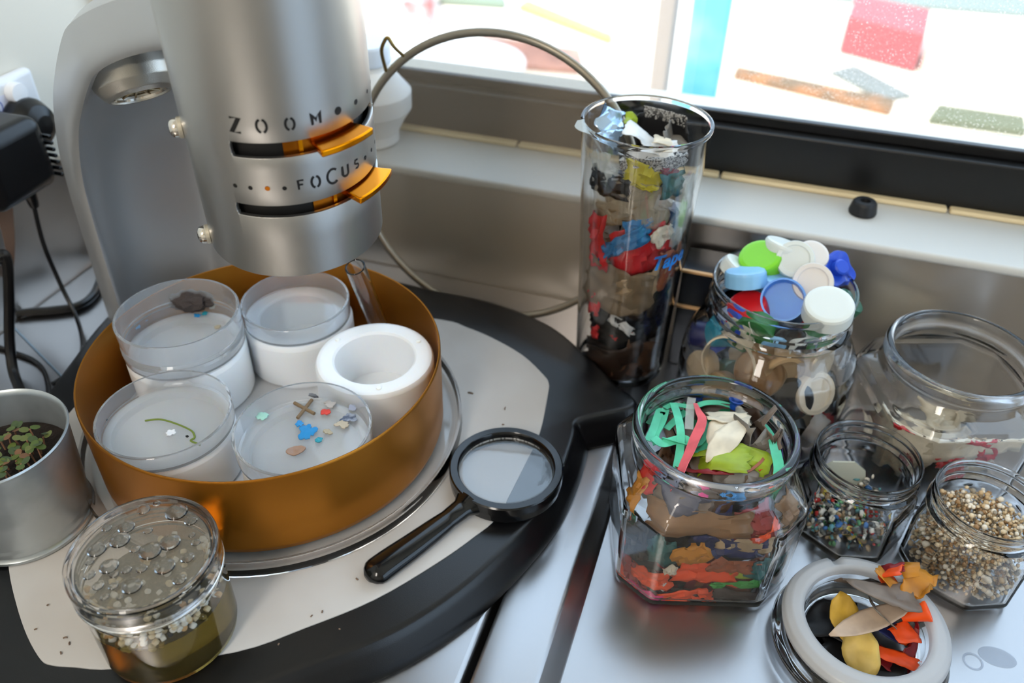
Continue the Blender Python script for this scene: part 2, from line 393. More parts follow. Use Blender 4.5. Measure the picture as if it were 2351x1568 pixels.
# water marks dried on the deck
ws = mk('water_stain', *lathe([(.0001, 0), (.010, 0)], 28), mat('dried_water', (150, 165, 190), .5, alpha=.35)); c = spot(2290, 1508, .0003)
ws.location = c; ws.scale = (1, .62, 1); tag(ws, 'dried bluish water stain at the lower right of the deck', 'stain')
ws = mk('water_ring', *lathe([(.0042, 0), (.0055, 0)], 28), MATS['dried_water']); ws.location = spot(2234, 1518, .0003); tag(ws, 'small dried water ring on the deck', 'stain')

# dark strip box behind the tall jar
st = thing('slotted_steel_box', 'dark steel box with two tan edges between tall jar and splashback', 'box', (-.005, .548, 0))
bevel(mk('body', *box(-.036, .012, .532, .566, .0, .088), mat('dark_steel', (50, 54, 60), .25, .9), st), .001)
for z in (.0555, .0865): bevel(mk('edge_strip', *box(-.0365, .0125, .5295, .5325, z, z+.0022), mat('tan_edge', (205, 160, 110), .4), st), .0006)

# ================================================================== microscope
BC = Vector((-.2616, .3351, 0)); U = Vector((.867, -.497, 0)).normalized(); Vv = Vector((-U.y, U.x, 0))
def uv(u, v, z): return BC+U*u+Vv*v+Vector((0, 0, z))
mic = thing('microscope', 'silver stereo microscope with zoom and focus slots on a black base', 'microscope', uv(0, 0, .015))
top = [(-.30, .108), (-.25, .127), (-.20, .158), (-.1636, .1904), (-.1286, .2241), (-.103, .2655), (-.0841, .3189), (-.0786, .3581), (-.0795, .392), (-.0815, .403), (-.077, .4105), (-.060, .4225), (-.0500, .4300),
       (-.0470, .436), (-.052, .4425), (-.0640, .4500), (-.0930, .4765), (-.1300, .5030), (-.1826, .5165), (-.2344, .5170), (-.30, .522), (-.36, .524), (-.42, .506), (-.452, .466), (-.449, .40), (-.436, .345), (-.424, .30), (-.412, .25), (-.402, .2), (-.385, .152), (-.348, .118)]
def loop_smooth(pts, n): return smooth_path([Vector((p[0], p[1], 0)) for p in pts], n, True)
T = loop_smooth(top, 5)
def offset(L, d):
    out = []; n = len(L)
    for i in range(n):
        t = (L[(i+1) % n]-L[i-1]).normalized(); out.append(L[i]+Vector((t.y, -t.x, 0))*d)
    return out
def loft(loops):
    n = len(loops[0][0]); V = []; F = []
    for L, z in loops: V += [Vector((p.x, p.y, z)) for p in L]
    for k in range(len(loops)-1):
        for i in range(n): F.append([k*n+i, k*n+(i+1) % n, (k+1)*n+(i+1) % n, (k+1)*n+i])
    F.append(list(range(n))[::-1]); F.append([(len(loops)-1)*n+i for i in range(n)])
    return V, F
mk('base', *loft([(offset(T, .0105), .015), (offset(T, .0110), .017), (offset(T, .0085), .0225), (offset(T, .0040), .0300), (offset(T, .0015), .0345), (T, .0355), (offset(T, -.002), .036)]), BLACK, mic, 50)
inl = [(-.3441, .1899), (-.3226, .1724), (-.3042, .1596), (-.2890, .1515), (-.2817, .1505), (-.2701, .1532), (-.2494, .1594), (-.1998, .1855), (-.1736, .2086), (-.147, .2356), (-.125, .2674), (-.111, .2923), (-.1031, .3119), (-.1, .3537), (-.0998, .3868), (-.1055, .4257), (-.1080, .4356), (-.1138, .4428), (-.1344, .4592), (-.1622, .4717), (-.1854, .478), (-.207, .4806),
       (-.28, .470), (-.34, .45), (-.385, .42), (-.405, .37), (-.40, .30), (-.385, .25), (-.366, .213)]
I = loop_smooth(inl, 4)
mk('inlay_panel', *loft([(I, .0355), (I, .0367), (offset(I, -.0006), .0370)]), INLAY, mic, 30)
# arm: channel section swept along an arch
arm_out = [(-.192, .034), (-.188, .088), (-.181, .149), (-.170, .184), (-.147, .220), (-.120, .247), (-.085, .275), (-.058, .291), (-.030, .303), (.002, .312), (.034, .316)]
AP = smooth_path([Vector((p[0], 0, p[1])) for p in arm_out], 6)
V, F = [], []; hw, vc = .049, .0128
sec = []
for i in range(13):
    s = -1+2*i/12; sec.append((s, -.010*(1-s*s)**.5 if abs(s) < 1 else 0))
sec2 = [(1.0, .014), (.975, .0215), (.93, .0245), (.87, .0235)]+[(s, .0225-.019*(1-(s/.87)**2)**.7) for s in [.75, .6, .4, .2, 0, -.2, -.4, -.6, -.75]]+[(-.87, .0235), (-.93, .0245), (-.975, .0215), (-1.0, .014)]
SEC = sec+sec2; m_ = len(SEC)
for i, p in enumerate(AP):
    t = (AP[min(i+1, len(AP)-1)]-AP[max(i-1, 0)]).normalized(); nrm = Vector((t.z, 0, -t.x))
    q_ = max(0, min(1, (i/(len(AP)-1)-.62)/.3)); q_ = q_*q_*(3-2*q_)
    for s, d in SEC: V.append(uv(p.x+nrm.x*d, vc+.0065*q_+s*(hw-.012*q_), p.z+nrm.z*d))
for i in range(len(AP)-1):
    for j in range(m_): F.append([i*m_+j, i*m_+(j+1) % m_, (i+1)*m_+(j+1) % m_, (i+1)*m_+j])
F.append(list(range(m_))[::-1]); F.append([(len(AP)-1)*m_+j for j in range(m_)])
mk('arm', V, F, SILVER, mic, 45)
# lamp under the arm
ld = (U*.50-Vector((0, 0, .86))+Vv*(-.05)).normalized(); lc = uv(-.094, -.004, .2520); LS = .78
lm = mk('lamp_housing', place(lathe([(0, -.030), (.020, -.0295), (.0275, -.026), (.0292, -.021), (.0292, -.0042), (.0286, -.0036), (.026, -.0036), (.026, -.0028), (.0300, -.0028), (.0304, .0005), (.0302, .007), (.0285, .0145), (.0245, .0215), (.0215, .0240), (.0205, .0238), (.0195, .0200), (.016, .0110), (.008, .004), (0, .002)], 56)[0], lc, ld, 0, LS), lathe([(0, 0)]*0 or [(0, -.030), (.020, -.0295), (.0275, -.026), (.0292, -.021), (.0292, -.0042), (.0286, -.0036), (.026, -.0036), (.026, -.0028), (.0300, -.0028), (.0304, .0005), (.0302, .007), (.0285, .0145), (.0245, .0215), (.0215, .0240), (.0205, .0238), (.0195, .0200), (.016, .0110), (.008, .004), (0, .002)], 56)[1], mat('silver_sparkle', (190, 186, 178), .30, .85, bump=.12, bscale=1600), mic, 30)
V, F = lathe([(.0205, .0205), (.0200, .0225), (.0188, .0228), (.0182, .0212)], 40, True); mk('lens_ring', place(V, lc, ld, 0, LS), F, CHROME, lm)
V, F = lathe([(0, .016), (.0186, .0195)], 40); mk('lamp_glass', place(V, lc, ld, 0, LS), F, mat('ribbed_reflector', (205, 190, 160), .25, .9), lm)
for k in range(10):
    a = 2*PI*k/10; R = rot(ld); e = R @ Vector((math.cos(a), math.sin(a), 0)); q = lc+ld*.0185*LS
    mk('reflector_rib', *tube([q+e*.006*LS, q+e*.0165*LS+ld*.0018], .0007, 6), MATS['ribbed_reflector'], lm)
SA = max([i*.1 for i in range(63)], key=lambda t: (rot(ld, t) @ Vector((1, 0, 0))).dot(-CR*.75-CU*.25-_f*.6))
V, F = box(-.001, .0016, -.0075, .0075, -.0035, .0022); mk('slot_mark', place([v+Vector((.0300, 0, 0)) for v in V], lc, ld, SA, LS), F, DARKIN, lm)

# head
HC = Vector((-.2239, .3358, .195)); HA = Vector((.0437, -.0781, 1)).normalized(); HR = .0442
E1 = (U-HA*U.dot(HA)).normalized(); E2 = HA.cross(E1)
def cyl(th, h, r=HR): return HC+(E1*math.cos(math.radians(th))+E2*math.sin(math.radians(th)))*r+HA*h
hs = [0, .0004, .004, .012, .022, .0348, .0352, .0362, .0398, .0408, .0412, .05, .06, .0657, .0661, .0671, .0718, .0728, .0732, .082, .09, .11, .14, .18, .22, .26]
ths = sorted(set([-124+2*i for i in range(125)]+[-57.6, -57.0, -56.2, 57.6, 57, 56.2, -62.4, -61.8, -61, 62.4, 61.8, 61]))
V = [cyl(t, h, HR-(.0006 if h == 0 else 0)) for h in hs for t in ths]; nt_ = len(ths); F = []
def inslot(t, h):
    for a, z0, z1 in ((57.6, .0657, .0732), (62.4, .0348, .0412)):
        if abs(t) < a and z0 < h < z1:
            if abs(t) > a-.65 and (h < z0+.0012 or h > z1-.0012): return False
            return True
    return False
for j in range(len(hs)-1):
    for i in range(nt_-1):
        if inslot((ths[i]+ths[i+1])/2, (hs[j]+hs[j+1])/2): continue
        F.append([j*nt_+i, j*nt_+i+1, (j+1)*nt_+i+1, (j+1)*nt_+i])
hd = mk('head_shell', V, F, ALU, mic, 40); solid(hd, .0022, -1); bevel(hd, .0003, 2)
# inner core
V, F = lathe([(0, .008), (.030, .008), (.036, .010), (.0392, .014), (.0392, .255), (0, .255)], 56); mk('head_core', place(V, HC, HA), F, DARKIN, mic)
V, F = lathe([(0, -.002), (.020, -.002), (.022, .0), (.022, .012), (0, .012)], 40); mk('objective', place(V, HC, HA), F, BLACKG, mic)
# back plate closing the head towards the arm
bpv = [cyl(t, h, HR-.002) for h in (.0, .26) for t in range(124, 237, 8)]; nb = len(bpv)//2
mk('back_plate', bpv, [[i, i+1, nb+i+1, nb+i] for i in range(nb-1)], SILVER, mic)
def arcblock(t0, t1, r0, r1, h0, h1, n=14, round_=True):
    V, F = [], []
    for i in range(n+1):
        t = t0+(t1-t0)*i/n
        rr = r1
        V += [cyl(t, h0, r0), cyl(t, h0, rr), cyl(t, h1, rr), cyl(t, h1, r0)]
    for i in range(n):
        for j in range(4): F.append([i*4+j, i*4+(j+1) % 4, i*4+4+(j+1) % 4, i*4+4+j])
    F += [[3, 2, 1, 0], [4*n, 4*n+1, 4*n+2, 4*n+3]]
    return V, F
for nm, b0, b1_, t0, t1, h in (('zoom_lever', -27.5, 27, -10, 22.5, .0662), ('focus_lever', -14, 44, 8, 41, .0353)):
    o = mk(nm, *arcblock(t0, t1, .0395, .0530, h+.0012, h+.0046), GOLDLEV, mic); bevel(o, .0007)
    q = mk('ring_band', *arcblock(b0, b1_, .0388, .0402, h-.003, h+.0085, 20), mat('gold_band', (170, 96, 14), .3, .9), o)
    mk('lug', *arcblock(t0-8, t0-5.5, .0395, .0412, h-.001, h+.0065, 3), GOLDLEV, o)
# cut lettering
def stroke(pts, wdt, th0, h0, size, ratio=.62):
    """polyline in letter space -> raised ink ribbon lying on the cylinder"""
    V, F = [], []; n = len(pts)
    for i in range(n):
        a = Vector(pts[max(i-1, 0)]); b = Vector(pts[min(i+1, n-1)]); t = (b-a).normalized()
        if 0 < i < n-1:
            d1 = (Vector(pts[i])-a).normalized(); d2 = (b-Vector(pts[i])).normalized(); k = 1/max(.5, math.sqrt(max(.01, (1+d1.dot(d2))/2)))
        else: k = 1
        nn = Vector((-t.y, t.x))*wdt*k/2
        for s in (-1, 1):
            q = Vector(pts[i])*size+nn*s
            V.append(cyl(th0+math.degrees(q.x/HR), h0+q.y, HR+.00012))
    for i in range(n-1): F.append([2*i, 2*i+1, 2*i+3, 2*i+2])
    return V, F
def arcp(cx, cy, rx, ry, a0, a1, n=9): return [(cx+rx*math.cos(math.radians(a0+(a1-a0)*i/n)), cy+ry*math.sin(math.radians(a0+(a1-a0)*i/n))) for i in range(n+1)]
LET = {'Z': [[(-.3, .5), (.3, .5), (-.3, -.5), (.3, -.5)]], 'O': [arcp(0, 0, .34, .5, 105, 255), arcp(0, 0, .34, .5, 75, -75)], 'M': [[(-.36, -.5), (-.36, .5), (0, -.1), (.36, .5), (.36, -.5)]],
       'F': [[(-.25, -.5), (-.25, .5), (.3, .5)], [(-.25, .03), (.2, .03)]], 'C': [arcp(.05, 0, .4, .5, 48, 312, 14)], 'U': [[(-.3, .5), (-.3, -.2)]+arcp(0, -.2, .3, .3, 180, 360, 8)+[(.3, .5)]],
       'S': [arcp(0, .25, .28, .25, 40, 270, 9)+arcp(0, -.25, .28, .25, 90, -140, 9)]}
def letters(seq, h):
    for ch, th, size in seq:
        V, F = join(*[stroke(s, .00115 if size > .005 else .0009, th, h, size) for s in LET[ch]])
        o = mk('cut_letter', V, F, DARKIN, mic, 0); o['label'] = 'letter %s cut through the shell' % ch
letters([('Z', -51.5, .0068), ('O', -36.9, .0062), ('O', -21.6, .0056), ('M', -6.6, .0052)], .0815)
letters([('F', -20.8, .0046), ('O', -12.0, .0058), ('C', -1.2, .0074), ('U', 8.4, .0056), ('S', 18.3, .0044)], .0512)
def dot(th, h, r, m=None):
    V = [cyl(th+math.degrees(r*math.cos(k*PI/8)/HR), h+r*math.sin(k*PI/8), HR+.00012) for k in range(16)]
    mk('cut_dot', V, [list(range(16))], m or DARKIN, mic, 0)
for th, h, r in ((8.1, .0814, .0019), (23.7, .0806, .0013), (39.9, .0800, .0010), (53, .0798, .0009)): dot(th, h, r)
for th in (-59.6, -50.1, -30.4, 28, 38, 48.1, 58): dot(th, .0505, .00105)
dot(-40.1, .0507, .0012, MATS['gold_band'])
# screws
for h in (.064, .0040):
    p = cyl(-112, h, HR); ax = (p-HC-HA*h).normalized()
    V, F = lathe([(0, 0), (.0050, 0), (.0050, .0016), (.0046, .0020), (0, .0020)], 28); ws_ = mk('washer', place(V, p, ax), F, mat('pale_washer', (205, 196, 178), .35, .6), mic)
    V, F = lathe([(.0046, .002), (.0046, .0030), (.0042, .0044), (.0032, .0054), (.0016, .0058), (.0015, .0042), (0, .0042)], 28); sc = mk('screw', place(V, p, ax), F, CHROME, mic)
    for k in range(3):
        V, F = box(-.0018, .0018, -.0003, .0003, .0042, .0059); mk('socket_groove', place(V, p, ax, k*PI/3), F, DARKIN, sc)

# ------------------------------------------------------------------ clear tray, bronze bowl
tr = mk('acrylic_tray', *lathe([(0, .0373), (.114, .0373), (.1185, .0385), (.1190, .0420), (.1185, .0500), (.1168, .0500), (.1160, .0430), (.1120, .0415), (0, .0415)], 96), ACRYL)
tr.location = (BC.x, BC.y, 0); tag(tr, 'clear round plastic tray under the bronze bowl', 'tray')
bw = thing('bronze_bowl', 'round bronze metal bowl holding five white pots', 'bowl', (BC.x, BC.y, .042))
mk('wall', shift(lathe([(.1035, .0425), (.1055, .0435), (.1066, .047), (.1068, .0995), (.1063, .1003), (.1056, .1000), (.1054, .048), (.1045, .0455)], 128, True)[0], (BC.x, BC.y, 0)), lathe([(.1035, .0425), (.1055, .0435), (.1066, .047), (.1068, .0995), (.1063, .1003), (.1056, .1000), (.1054, .048), (.1045, .0455)], 128, True)[1], BOWLM, bw)
mk('floor_plate', shift(lathe([(0, .0425), (.1040, .0425), (.1040, .0455), (0, .0455)], 96)[0], (BC.x, BC.y, 0)), lathe([(0, .0425), (.1040, .0425), (.1040, .0455), (0, .0455)], 96)[1], mat('pale_plate', (205, 205, 206), .4), bw)

# pots and dishes
pots = [(30, 'bare white plastic pot at the right of the bronze bowl', .0865, .0372), (-41.5, 'white pot under the dish with the brown cross', .0790, .0372), (-120, 'white pot under the dish with the green thread', .0790, .0372), (173, 'white pot under the tall dish with the dark clump', .0830, .0372), (104, 'white pot under the empty dish beneath the microscope head', .0800, .0368)]
PC = []
for ang, lab, zt, r in pots:
    a = math.radians(ang); d = .0655; c = Vector((BC.x+d*math.cos(a), BC.y+d*math.sin(a), 0)); PC.append((c, zt, r))
    z0 = .0456; ri, zf = (.0252, z0+.008) if ang in (30, 104) else (.0315, zt-.006)
    o = mk('white_pot', *lathe([(0, z0), (r-.002, z0), (r, z0+.002), (r, zt-.003), (r-.0012, zt-.0006), (r-.003, zt), (ri+.0013, zt-.0003), (ri, zt-.0016), (ri-.0007, zf), (0, zf)], 72), WHITEPL)
    o.location = (c.x, c.y, 0); tag(o, lab, 'pot')
# screw bosses on the bare pot
c, zt, r = PC[0]
for ang in (165, 50, -60):
    a = math.radians(ang); o = mk('boss', *lathe([(0, zt+.0008), (.0014, zt+.0006), (.0018, zt-.0003)], 14), mat('boss_white', (248, 250, 246), .25)); o.location = (c.x+.031*math.cos(a), c.y+.031*math.sin(a), 0); o.parent = bpy.data.objects['white_pot']; o.matrix_parent_inverse = Matrix.Translation(-Vector((c.x, c.y, 0)))
def dish(idx, z0, z1, r, label, lid=False):
    c = PC[idx][0]
    o = mk('petri_dish', *lathe([(0, z0), (r-.0012, z0), (r-.0004, z0+.0006), (r, z1-.0004), (r-.0004, z1), (r-.0016, z1), (r-.0018, z0+.0018), (r-.003, z0+.0013), (0, z0+.0013)], 80), DISHM)
    o.location = (c.x, c.y, 0); tag(o, label, 'petri dish'); return c, z0+.0013
dF = dish(1, .0792, .0925, .0385, 'clear petri dish holding a brown cross and coloured fragments')
dL = dish(2, .0792, .0905, .0378, 'clear petri dish holding a curled green thread')
dB = dish(4, .0802, .0935, .0360, 'clear empty petri dish beneath the microscope head')
c, zt, r = PC[3]
o = mk('petri_dish', *lathe([(0, .0832), (.0355, .0832), (.0372, .0845), (.0376, .0900), (.0366, .0915), (.0376, .0930), (.0364, .0945), (.0372, .0960), (.0378, .1090), (.0374, .1096), (.0362, .1096), (.0356, .0960), (.0350, .0850), (0, .0846)], 80), DISHM)
o.location = (c.x, c.y, 0); tag(o, 'tall clear dish holding a dark clump at the left back', 'petri dish')
# contents of the dishes
def flake(name, px, z, w_, h_, m, label, seed, cat='fragment', shape='shard', folds=2, fang=.3, yaw=0, group=None):
    w_, h_ = w_*1.5, h_*1.5; p = spot(px[0], px[1], z); V, F = crumple(w_, h_, 12, 12, seed, folds, fang, .05, shape)
    zz = min(v.z for v in V); R = Matrix.Rotation(yaw, 3, 'Z'); o = mk(name, [R @ Vector((v.x, v.y, v.z-zz+.0004)) for v in V], F, m); o.location = p; solid(o, .0006)
    return tag(o, label, cat, group)
BROWNX = mat('brown_stalk', (126, 104, 78), .7)
z = dF[1]+.0006
cr = thing('brown_cross', 'brown cross shaped fragment lying in the front dish', 'fragment', spot(697, 940, z))
for a, b in (((676, 925), (722, 950)), ((716, 918), (683, 960))):
    mk('bar', *tube([spot(*a, z+.0012), spot((a[0]+b[0])/2, (a[1]+b[1])/2, z+.0016), spot(*b, z+.0012)], .0011, 8), BROWNX, cr)
bl = flake('blue_fragment', (706, 995), z, .0062, .0078, mat('bright_blue', (40, 140, 205), .5), 'ragged bright blue plastic fragment in the front dish', 3)
flake('blue_fragment', (688, 975), z, .0026, .0034, MATS['bright_blue'], 'small blue crumb above the ragged blue fragment', 13)
flake('blue_fragment', (732, 1012), z, .0028, .003, mat('teal', (40, 150, 170), .5), 'teal crumb right of the ragged blue fragment', 14)
flake('red_fragment', (748, 948), z, .0036, .0034, mat('coral_red', (222, 70, 60), .5), 'coral red plastic fragment beside the brown cross', 4)
flake('grey_fragment', (801, 962), z, .0062, .0045, mat('slate_blue', (84, 96, 120), .5, col2=(160, 170, 190), vscale=300), 'grey blue film fragment at the right of the front dish', 5)
flake('grey_fragment', (811, 938), z, .0030, .0030, mat('pale_lilac', (172, 180, 204), .5), 'pale lilac chip above the grey blue film', 6)
flake('black_fragment', (720, 909), z, .0042, .0022, mat('blue_black', (36, 38, 52), .5), 'blue black sliver at the back of the front dish', 7)
flake('clear_fragment', (758, 930), z, .0044, .0034, mat('smoky_film', (188, 182, 178), .4), 'smoky pale film chip above the coral red fragment', 8)
flake('mint_fragment', (600, 957), z, .0046, .0046, mat('mint_film', (170, 222, 208), .5), 'mint film fragment at the left of the front dish', 9)
flake('brown_leaf', (680, 1037), z, .0075, .0052, mat('brown_husk', (160, 128, 108), .5), 'curled pale brown husk at the near edge of the front dish', 10, shape='leaf', folds=3, fang=.8, yaw=.7)
flake('tan_fragment', (752, 993), z, .0034, .0028, mat('tan_chip', (178, 166, 142), .6), 'tan speckled chip right of the ragged blue fragment', 11)
flake('tan_fragment', (785, 976), z, .0058, .0034, mat('beige_fluff', (196, 184, 164), .7), 'beige fluff beside the grey blue film', 12)
z = dL[1]
o = mk('green_thread', *tube(smooth_path([spot(333, 966, z+.001), spot(368, 963, z+.0012), (spot(405, 973, z+.001)), spot(438, 988, z+.001), spot(446, 999, z+.001), spot(446, 1006, z+.001), spot(438, 1012, z+.001), spot(458, 1020, z+.001)], 6), .0006, 6), mat('moss_green', (112, 130, 52), .6)); tag(o, 'thin moss green thread in the left front dish', 'thread')
flake('white_crumb', (393, 996), z, .0034, .0032, mat('chalk_white', (236, 238, 242), .6), 'small white crumb beside the green thread', 21)
flake('dark_speck', (245, 966), z, .0008, .0008, DARKIN, 'dark speck at the left of the green thread dish', 22, cat='speck')
flake('dark_speck', (430, 1003), z, .0012, .0008, DARKIN, 'dark speck touching the end of the green thread', 23, cat='speck')
z = .0850
V, F = ico(4); V = [Vector((v.x*.0145, v.y*.0075, v.z*.0070))*(1+.28*noise.noise(v*2.2)+.14*noise.noise(v*6)+.07*noise.noise(v*15)) for v in V]
cl = mk('dark_clump', V, F, mat('grey_fluff', (74, 66, 64), .95, bump=1.0, bscale=900)); cl.location = spot(440, 690, .0925); cl.rotation_euler = (0, 0, .3); tag(cl, 'grey fluffy clump in the tall dish', 'clump')
SP = [((453, 726), 'bright_blue', 'blue'), ((470, 722), 'teal', 'teal'), ((312, 752), 'bright_blue', 'blue'), ((300, 742), 'mint_film', 'mint'), ((378, 690), 'coral_red', 'red'), ((505, 695), 'slate_blue', 'slate'), ((500, 752), 'tan_chip', 'tan'), ((448, 712), 'brown_husk', 'brown'), ((330, 735), 'pale_lilac', 'lilac'), ((318, 722), 'pale_lilac', 'lilac'), ((356, 700), 'smoky_film', 'smoky'), ((345, 712), 'tan_chip', 'tan'), ((490, 705), 'tan_chip', 'tan')]
for k, (px, mm, cn) in enumerate(SP):
    flake('plastic_speck', px, z, .0026, .0024, MATS[mm], 'tiny %s plastic speck in the tall dish with the grey clump' % cn, 40+k, 'speck', group='coloured specks in the tall dish')
# glass tube leaning in the bowl
p0, p1 = Vector((-.2290, .3985, .1300)), Vector((-.2287, .4255, .0560)); ax = (p0-p1).normalized(); L = (p0-p1).length
V, F = lathe([(.0062, 0), (.0066, .001), (.0066, L-.0005), (.0060, L), (.0054, L-.0005), (.0054, .001)], 28, True); o = mk('glass_tube', place(V, p1, ax), F, ACRYL); tag(o, 'clear plastic tube leaning at the back of the bronze bowl', 'tube')
# ================================================================== things round the window
hp = thing('net_hoop', 'large wire hoop covered with fine mesh leaning behind the base', 'net', (-.1845, .5244, .0165))
hc = Vector((-.1845, .5369, .1269)); hn = Vector((.0078, -1, .1144)).normalized(); he = hn.cross(Vector((0, 0, 1))).normalized(); hg = he.cross(hn); HRr = .1096
ringp = [hc+he*HRr*math.cos(2*PI*i/96)+hg*HRr*math.sin(2*PI*i/96) for i in range(96)]
mk('hoop_wire', *tube(ringp, .0030, 12, True), mat('grey_wire', (150, 140, 124), .38, .8), hp)
V = [hc]+[p for p in ringp]; mk('mesh', V, [[0, i+1, (i+1) % 96+1] for i in range(96)], sheermat('fine_mesh', (150, 136, 118), .50, .8), hp)
hk = [spot_y(862, 160, .536), spot_y(876, 118, .530), spot_y(884, 92, .528), spot_y(892, 88, .528), spot_y(905, 108, .530), spot_y(926, 128, .540)]
mk('hook_wire', *tube(smooth_path([spot_y(886, 162, .541)]+hk[1:], 6), .0013, 8), mat('brass_wire', (140, 116, 66), .35, .8), hp)

bt = thing('white_bottle', 'white plastic bottle standing on the sill behind the microscope head', 'bottle', (-.316, .606, .1135))
bc_ = Vector((-.316, .606, .1135))
pr_ = [(0, 0), (.020, 0), (.0225, .002), (.0225, .010), (.0290, .022), (.0345, .030), (.0350, .044), (.0300, .050), (.0250, .056), (.0220, .060), (.0190, .064), (.0190, .068), (0, .068)]
mk('body', shift(lathe(pr_, 40)[0], bc_), lathe(pr_, 40)[1], mat('milky_plastic', (232, 230, 226), .35, sss=.2), bt, 60)
pr_ = [(0, .0685), (.0200, .0685), (.0205, .070), (.0205, .082), (.0195, .084), (0, .084)]
mk('cap', shift(lathe(pr_, 40)[0], bc_), lathe(pr_, 40)[1], mat('bluish_white_cap', (214, 222, 232), .3), bt)
ft = mk('rubber_foot', *lathe([(0, 0), (.0098, 0), (.0102, .0015), (.0088, .0085), (.0075, .0100), (.0040, .0102), (.0034, .0070), (0, .0068)], 40), mat('black_rubber', (20, 20, 22), .5))
ft.location = spot(1979, 488, .1137); tag(ft, 'small black rubber foot on the white window sill', 'rubber foot')

# ------------------------------------------------------------------ outlet, plugs, cables
ol = thing('power_outlet', 'white wall power outlet with a round switch', 'outlet', (XL, .42, .128))
bevel(mk('plate', *box(XL, XL+.010, .352, .4870, .1285, .1900), mat('outlet_white', (236, 236, 238), .35), ol), .004)
b = spot_x(44, 214, XL+.016); V, F = lathe([(0, .008), (.0070, .0075), (.0076, .006), (.0076, 0), (0, 0)], 32); mk('switch_button', place(V, (XL+.0095, b.y, b.z), (1, 0, 0)), F, mat('switch_white', (244, 244, 246), .3), ol)
lb = mk('sticker', *box(XL+.010, XL+.0103, .425, .4560, .1660, .1800), mat('sticker_white', (226, 228, 246), .5), ol)
V, F = text_mesh('10', .012); mk('sticker_print', [Vector((XL+.0105, .439+v.x, .1690+v.y)) for v in V], F, mat('sticker_blue', (120, 130, 190), .6), lb, 0)
ad = thing('power_adapter', 'black block power adapter plugged into the outlet', 'adapter', (-.51, .415, .122))
V, F = box(XL+.011, -.492, .3830, .4425, .1225, .1770); bevel(mk('body', V, F, BLACK, ad), .010, 5)
for k in range(7): bevel(mk('grip_rib', *box(-.512, -.4905, .4410, .4436, .128+k*.005, .1305+k*.005), BLACKG, ad), .0006)
q = Vector((-.512, .4270, .122)); V, F = lathe([(.0052, .004), (.0048, -.004), (.0036, -.014), (.0030, -.016), (0, -.016)], 20); mk('strain_relief', shift(V, q), F, BLACK, ad)
mk('cord', *tube(smooth_path([q+Vector((0, 0, -.012)), spot(100, 560, .078), spot(140, 655, .045), spot(176, 730, .024), spot(190, 790, .0172), spot(178, 840, .0172), spot(158, 872, .0172), spot(140, 890, .0172)], 8), .0017, 8), BLACK, ad)
pl = thing('round_plug', 'round black mains plug beside the block adapter', 'plug', (-.53, .462, .157))
pc = Vector((XL+.010, .4615, .1560)); V, F = lathe([(0, 0), (.0185, 0), (.0195, .003), (.0190, .010), (.0150, .018), (.0080, .022), (0, .0225)], 36); mk('body', place(V, pc, (1, 0, 0)), F, BLACK, pl)
mk('cord', *tube(smooth_path([pc+Vector((.014, .004, -.004)), pc+Vector((.016, .024, -.010)), pc+Vector((.012, .050, -.03)), pc+Vector((.01, .06, -.08)), (-.52, .50, .0187), (-.49, .478, .0187)], 8), .0042, 10), BLACK, pl)
def cord(pts, r, label):
    o = mk('power_cable', *tube(smooth_path(pts, 8), r, 10), BLACK); tag(o, label, 'cord')
cord([spot(232, 640, .0186), spot(215, 676, .0186), spot(180, 702, .0186), spot(120, 712, .0186), spot(60, 717, .0186), spot(0, 728, .0186), spot(-60, 760, .0186)], .0034, 'thick black cord curving out from behind the microscope arm')
cord([spot(-40, 640, .07), spot(-8, 600, .098), spot(8, 584, .104), spot(18, 610, .095), spot(21, 690, .068), spot(22, 780, .040), spot(30, 850, .022), spot(50, 905, .0182)], .0036, 'thick black cord looping upright at the left edge')
cord([spot(-20, 790, .0172), spot(30, 808, .0172), spot(75, 826, .0172), spot(100, 850, .0172), spot(110, 885, .0172), spot(112, 920, .0172)], .0017, 'thin black cord ending behind the zinc pot')
cord([spot(120, 882, .0172), spot(145, 868, .0172), spot(172, 862, .0192), spot(195, 872, .0172)], .0017, 'short thin black cord crossing beside the bronze bowl')
mk_ = mk('hanging_strap', *ribbon([spot_x(2, 440, -.53), spot_x(14, 500, -.53), spot_x(24, 570, -.53), spot_x(26, 640, -.535)], lambda t: .016*(1-t)+.003, Vector((1, 0, 0))), mat('brown_strap', (120, 90, 70), .7)); tag(mk_, 'brown tapered strap hanging below the block adapter', 'strap')

# ------------------------------------------------------------------ zinc pot with seedlings
zc = Vector((-.3585, .2222, 0)); zt = .1020
ZINC = mat('galvanised_zinc', (184, 190, 192), .36, .7, col2=(164, 170, 172), vscale=35, bump=.08, bscale=90)
zp = thing('zinc_pot', 'dull galvanised zinc pot at the left edge', 'pot', (zc.x, zc.y, .0372))
pz = [(.0330, .0372), (.0348, .0380), (.0350, .0400), (.0338, .0412), (.0336, .0425), (.0344, .0432), (.0345, .0465), (.0340, .0480), (.0350, .060), (.0376, zt-.002), (.0384, zt-.0012), (.0388, zt), (.0382, zt+.0010), (.0374, zt+.0004), (.0366, zt-.002), (.0338, .058), (.0328, .046), (0, .046), (0, .0372)]
mk('wall', shift(lathe(pz, 96)[0], zc), lathe(pz, 96)[1], ZINC, zp, 40)
so = mk('soil', *lathe([(0, .0800), (.012, .0806), (.024, .0797), (.0352, .0800)], 48), mat('dark_soil', (34, 25, 20), .95, bump=1.0, bscale=500), zp); so.location = (zc.x, zc.y, 0); so.matrix_parent_inverse = zp.matrix_world.inverted()
so['kind'] = 'stuff'
RG = random.Random(5)
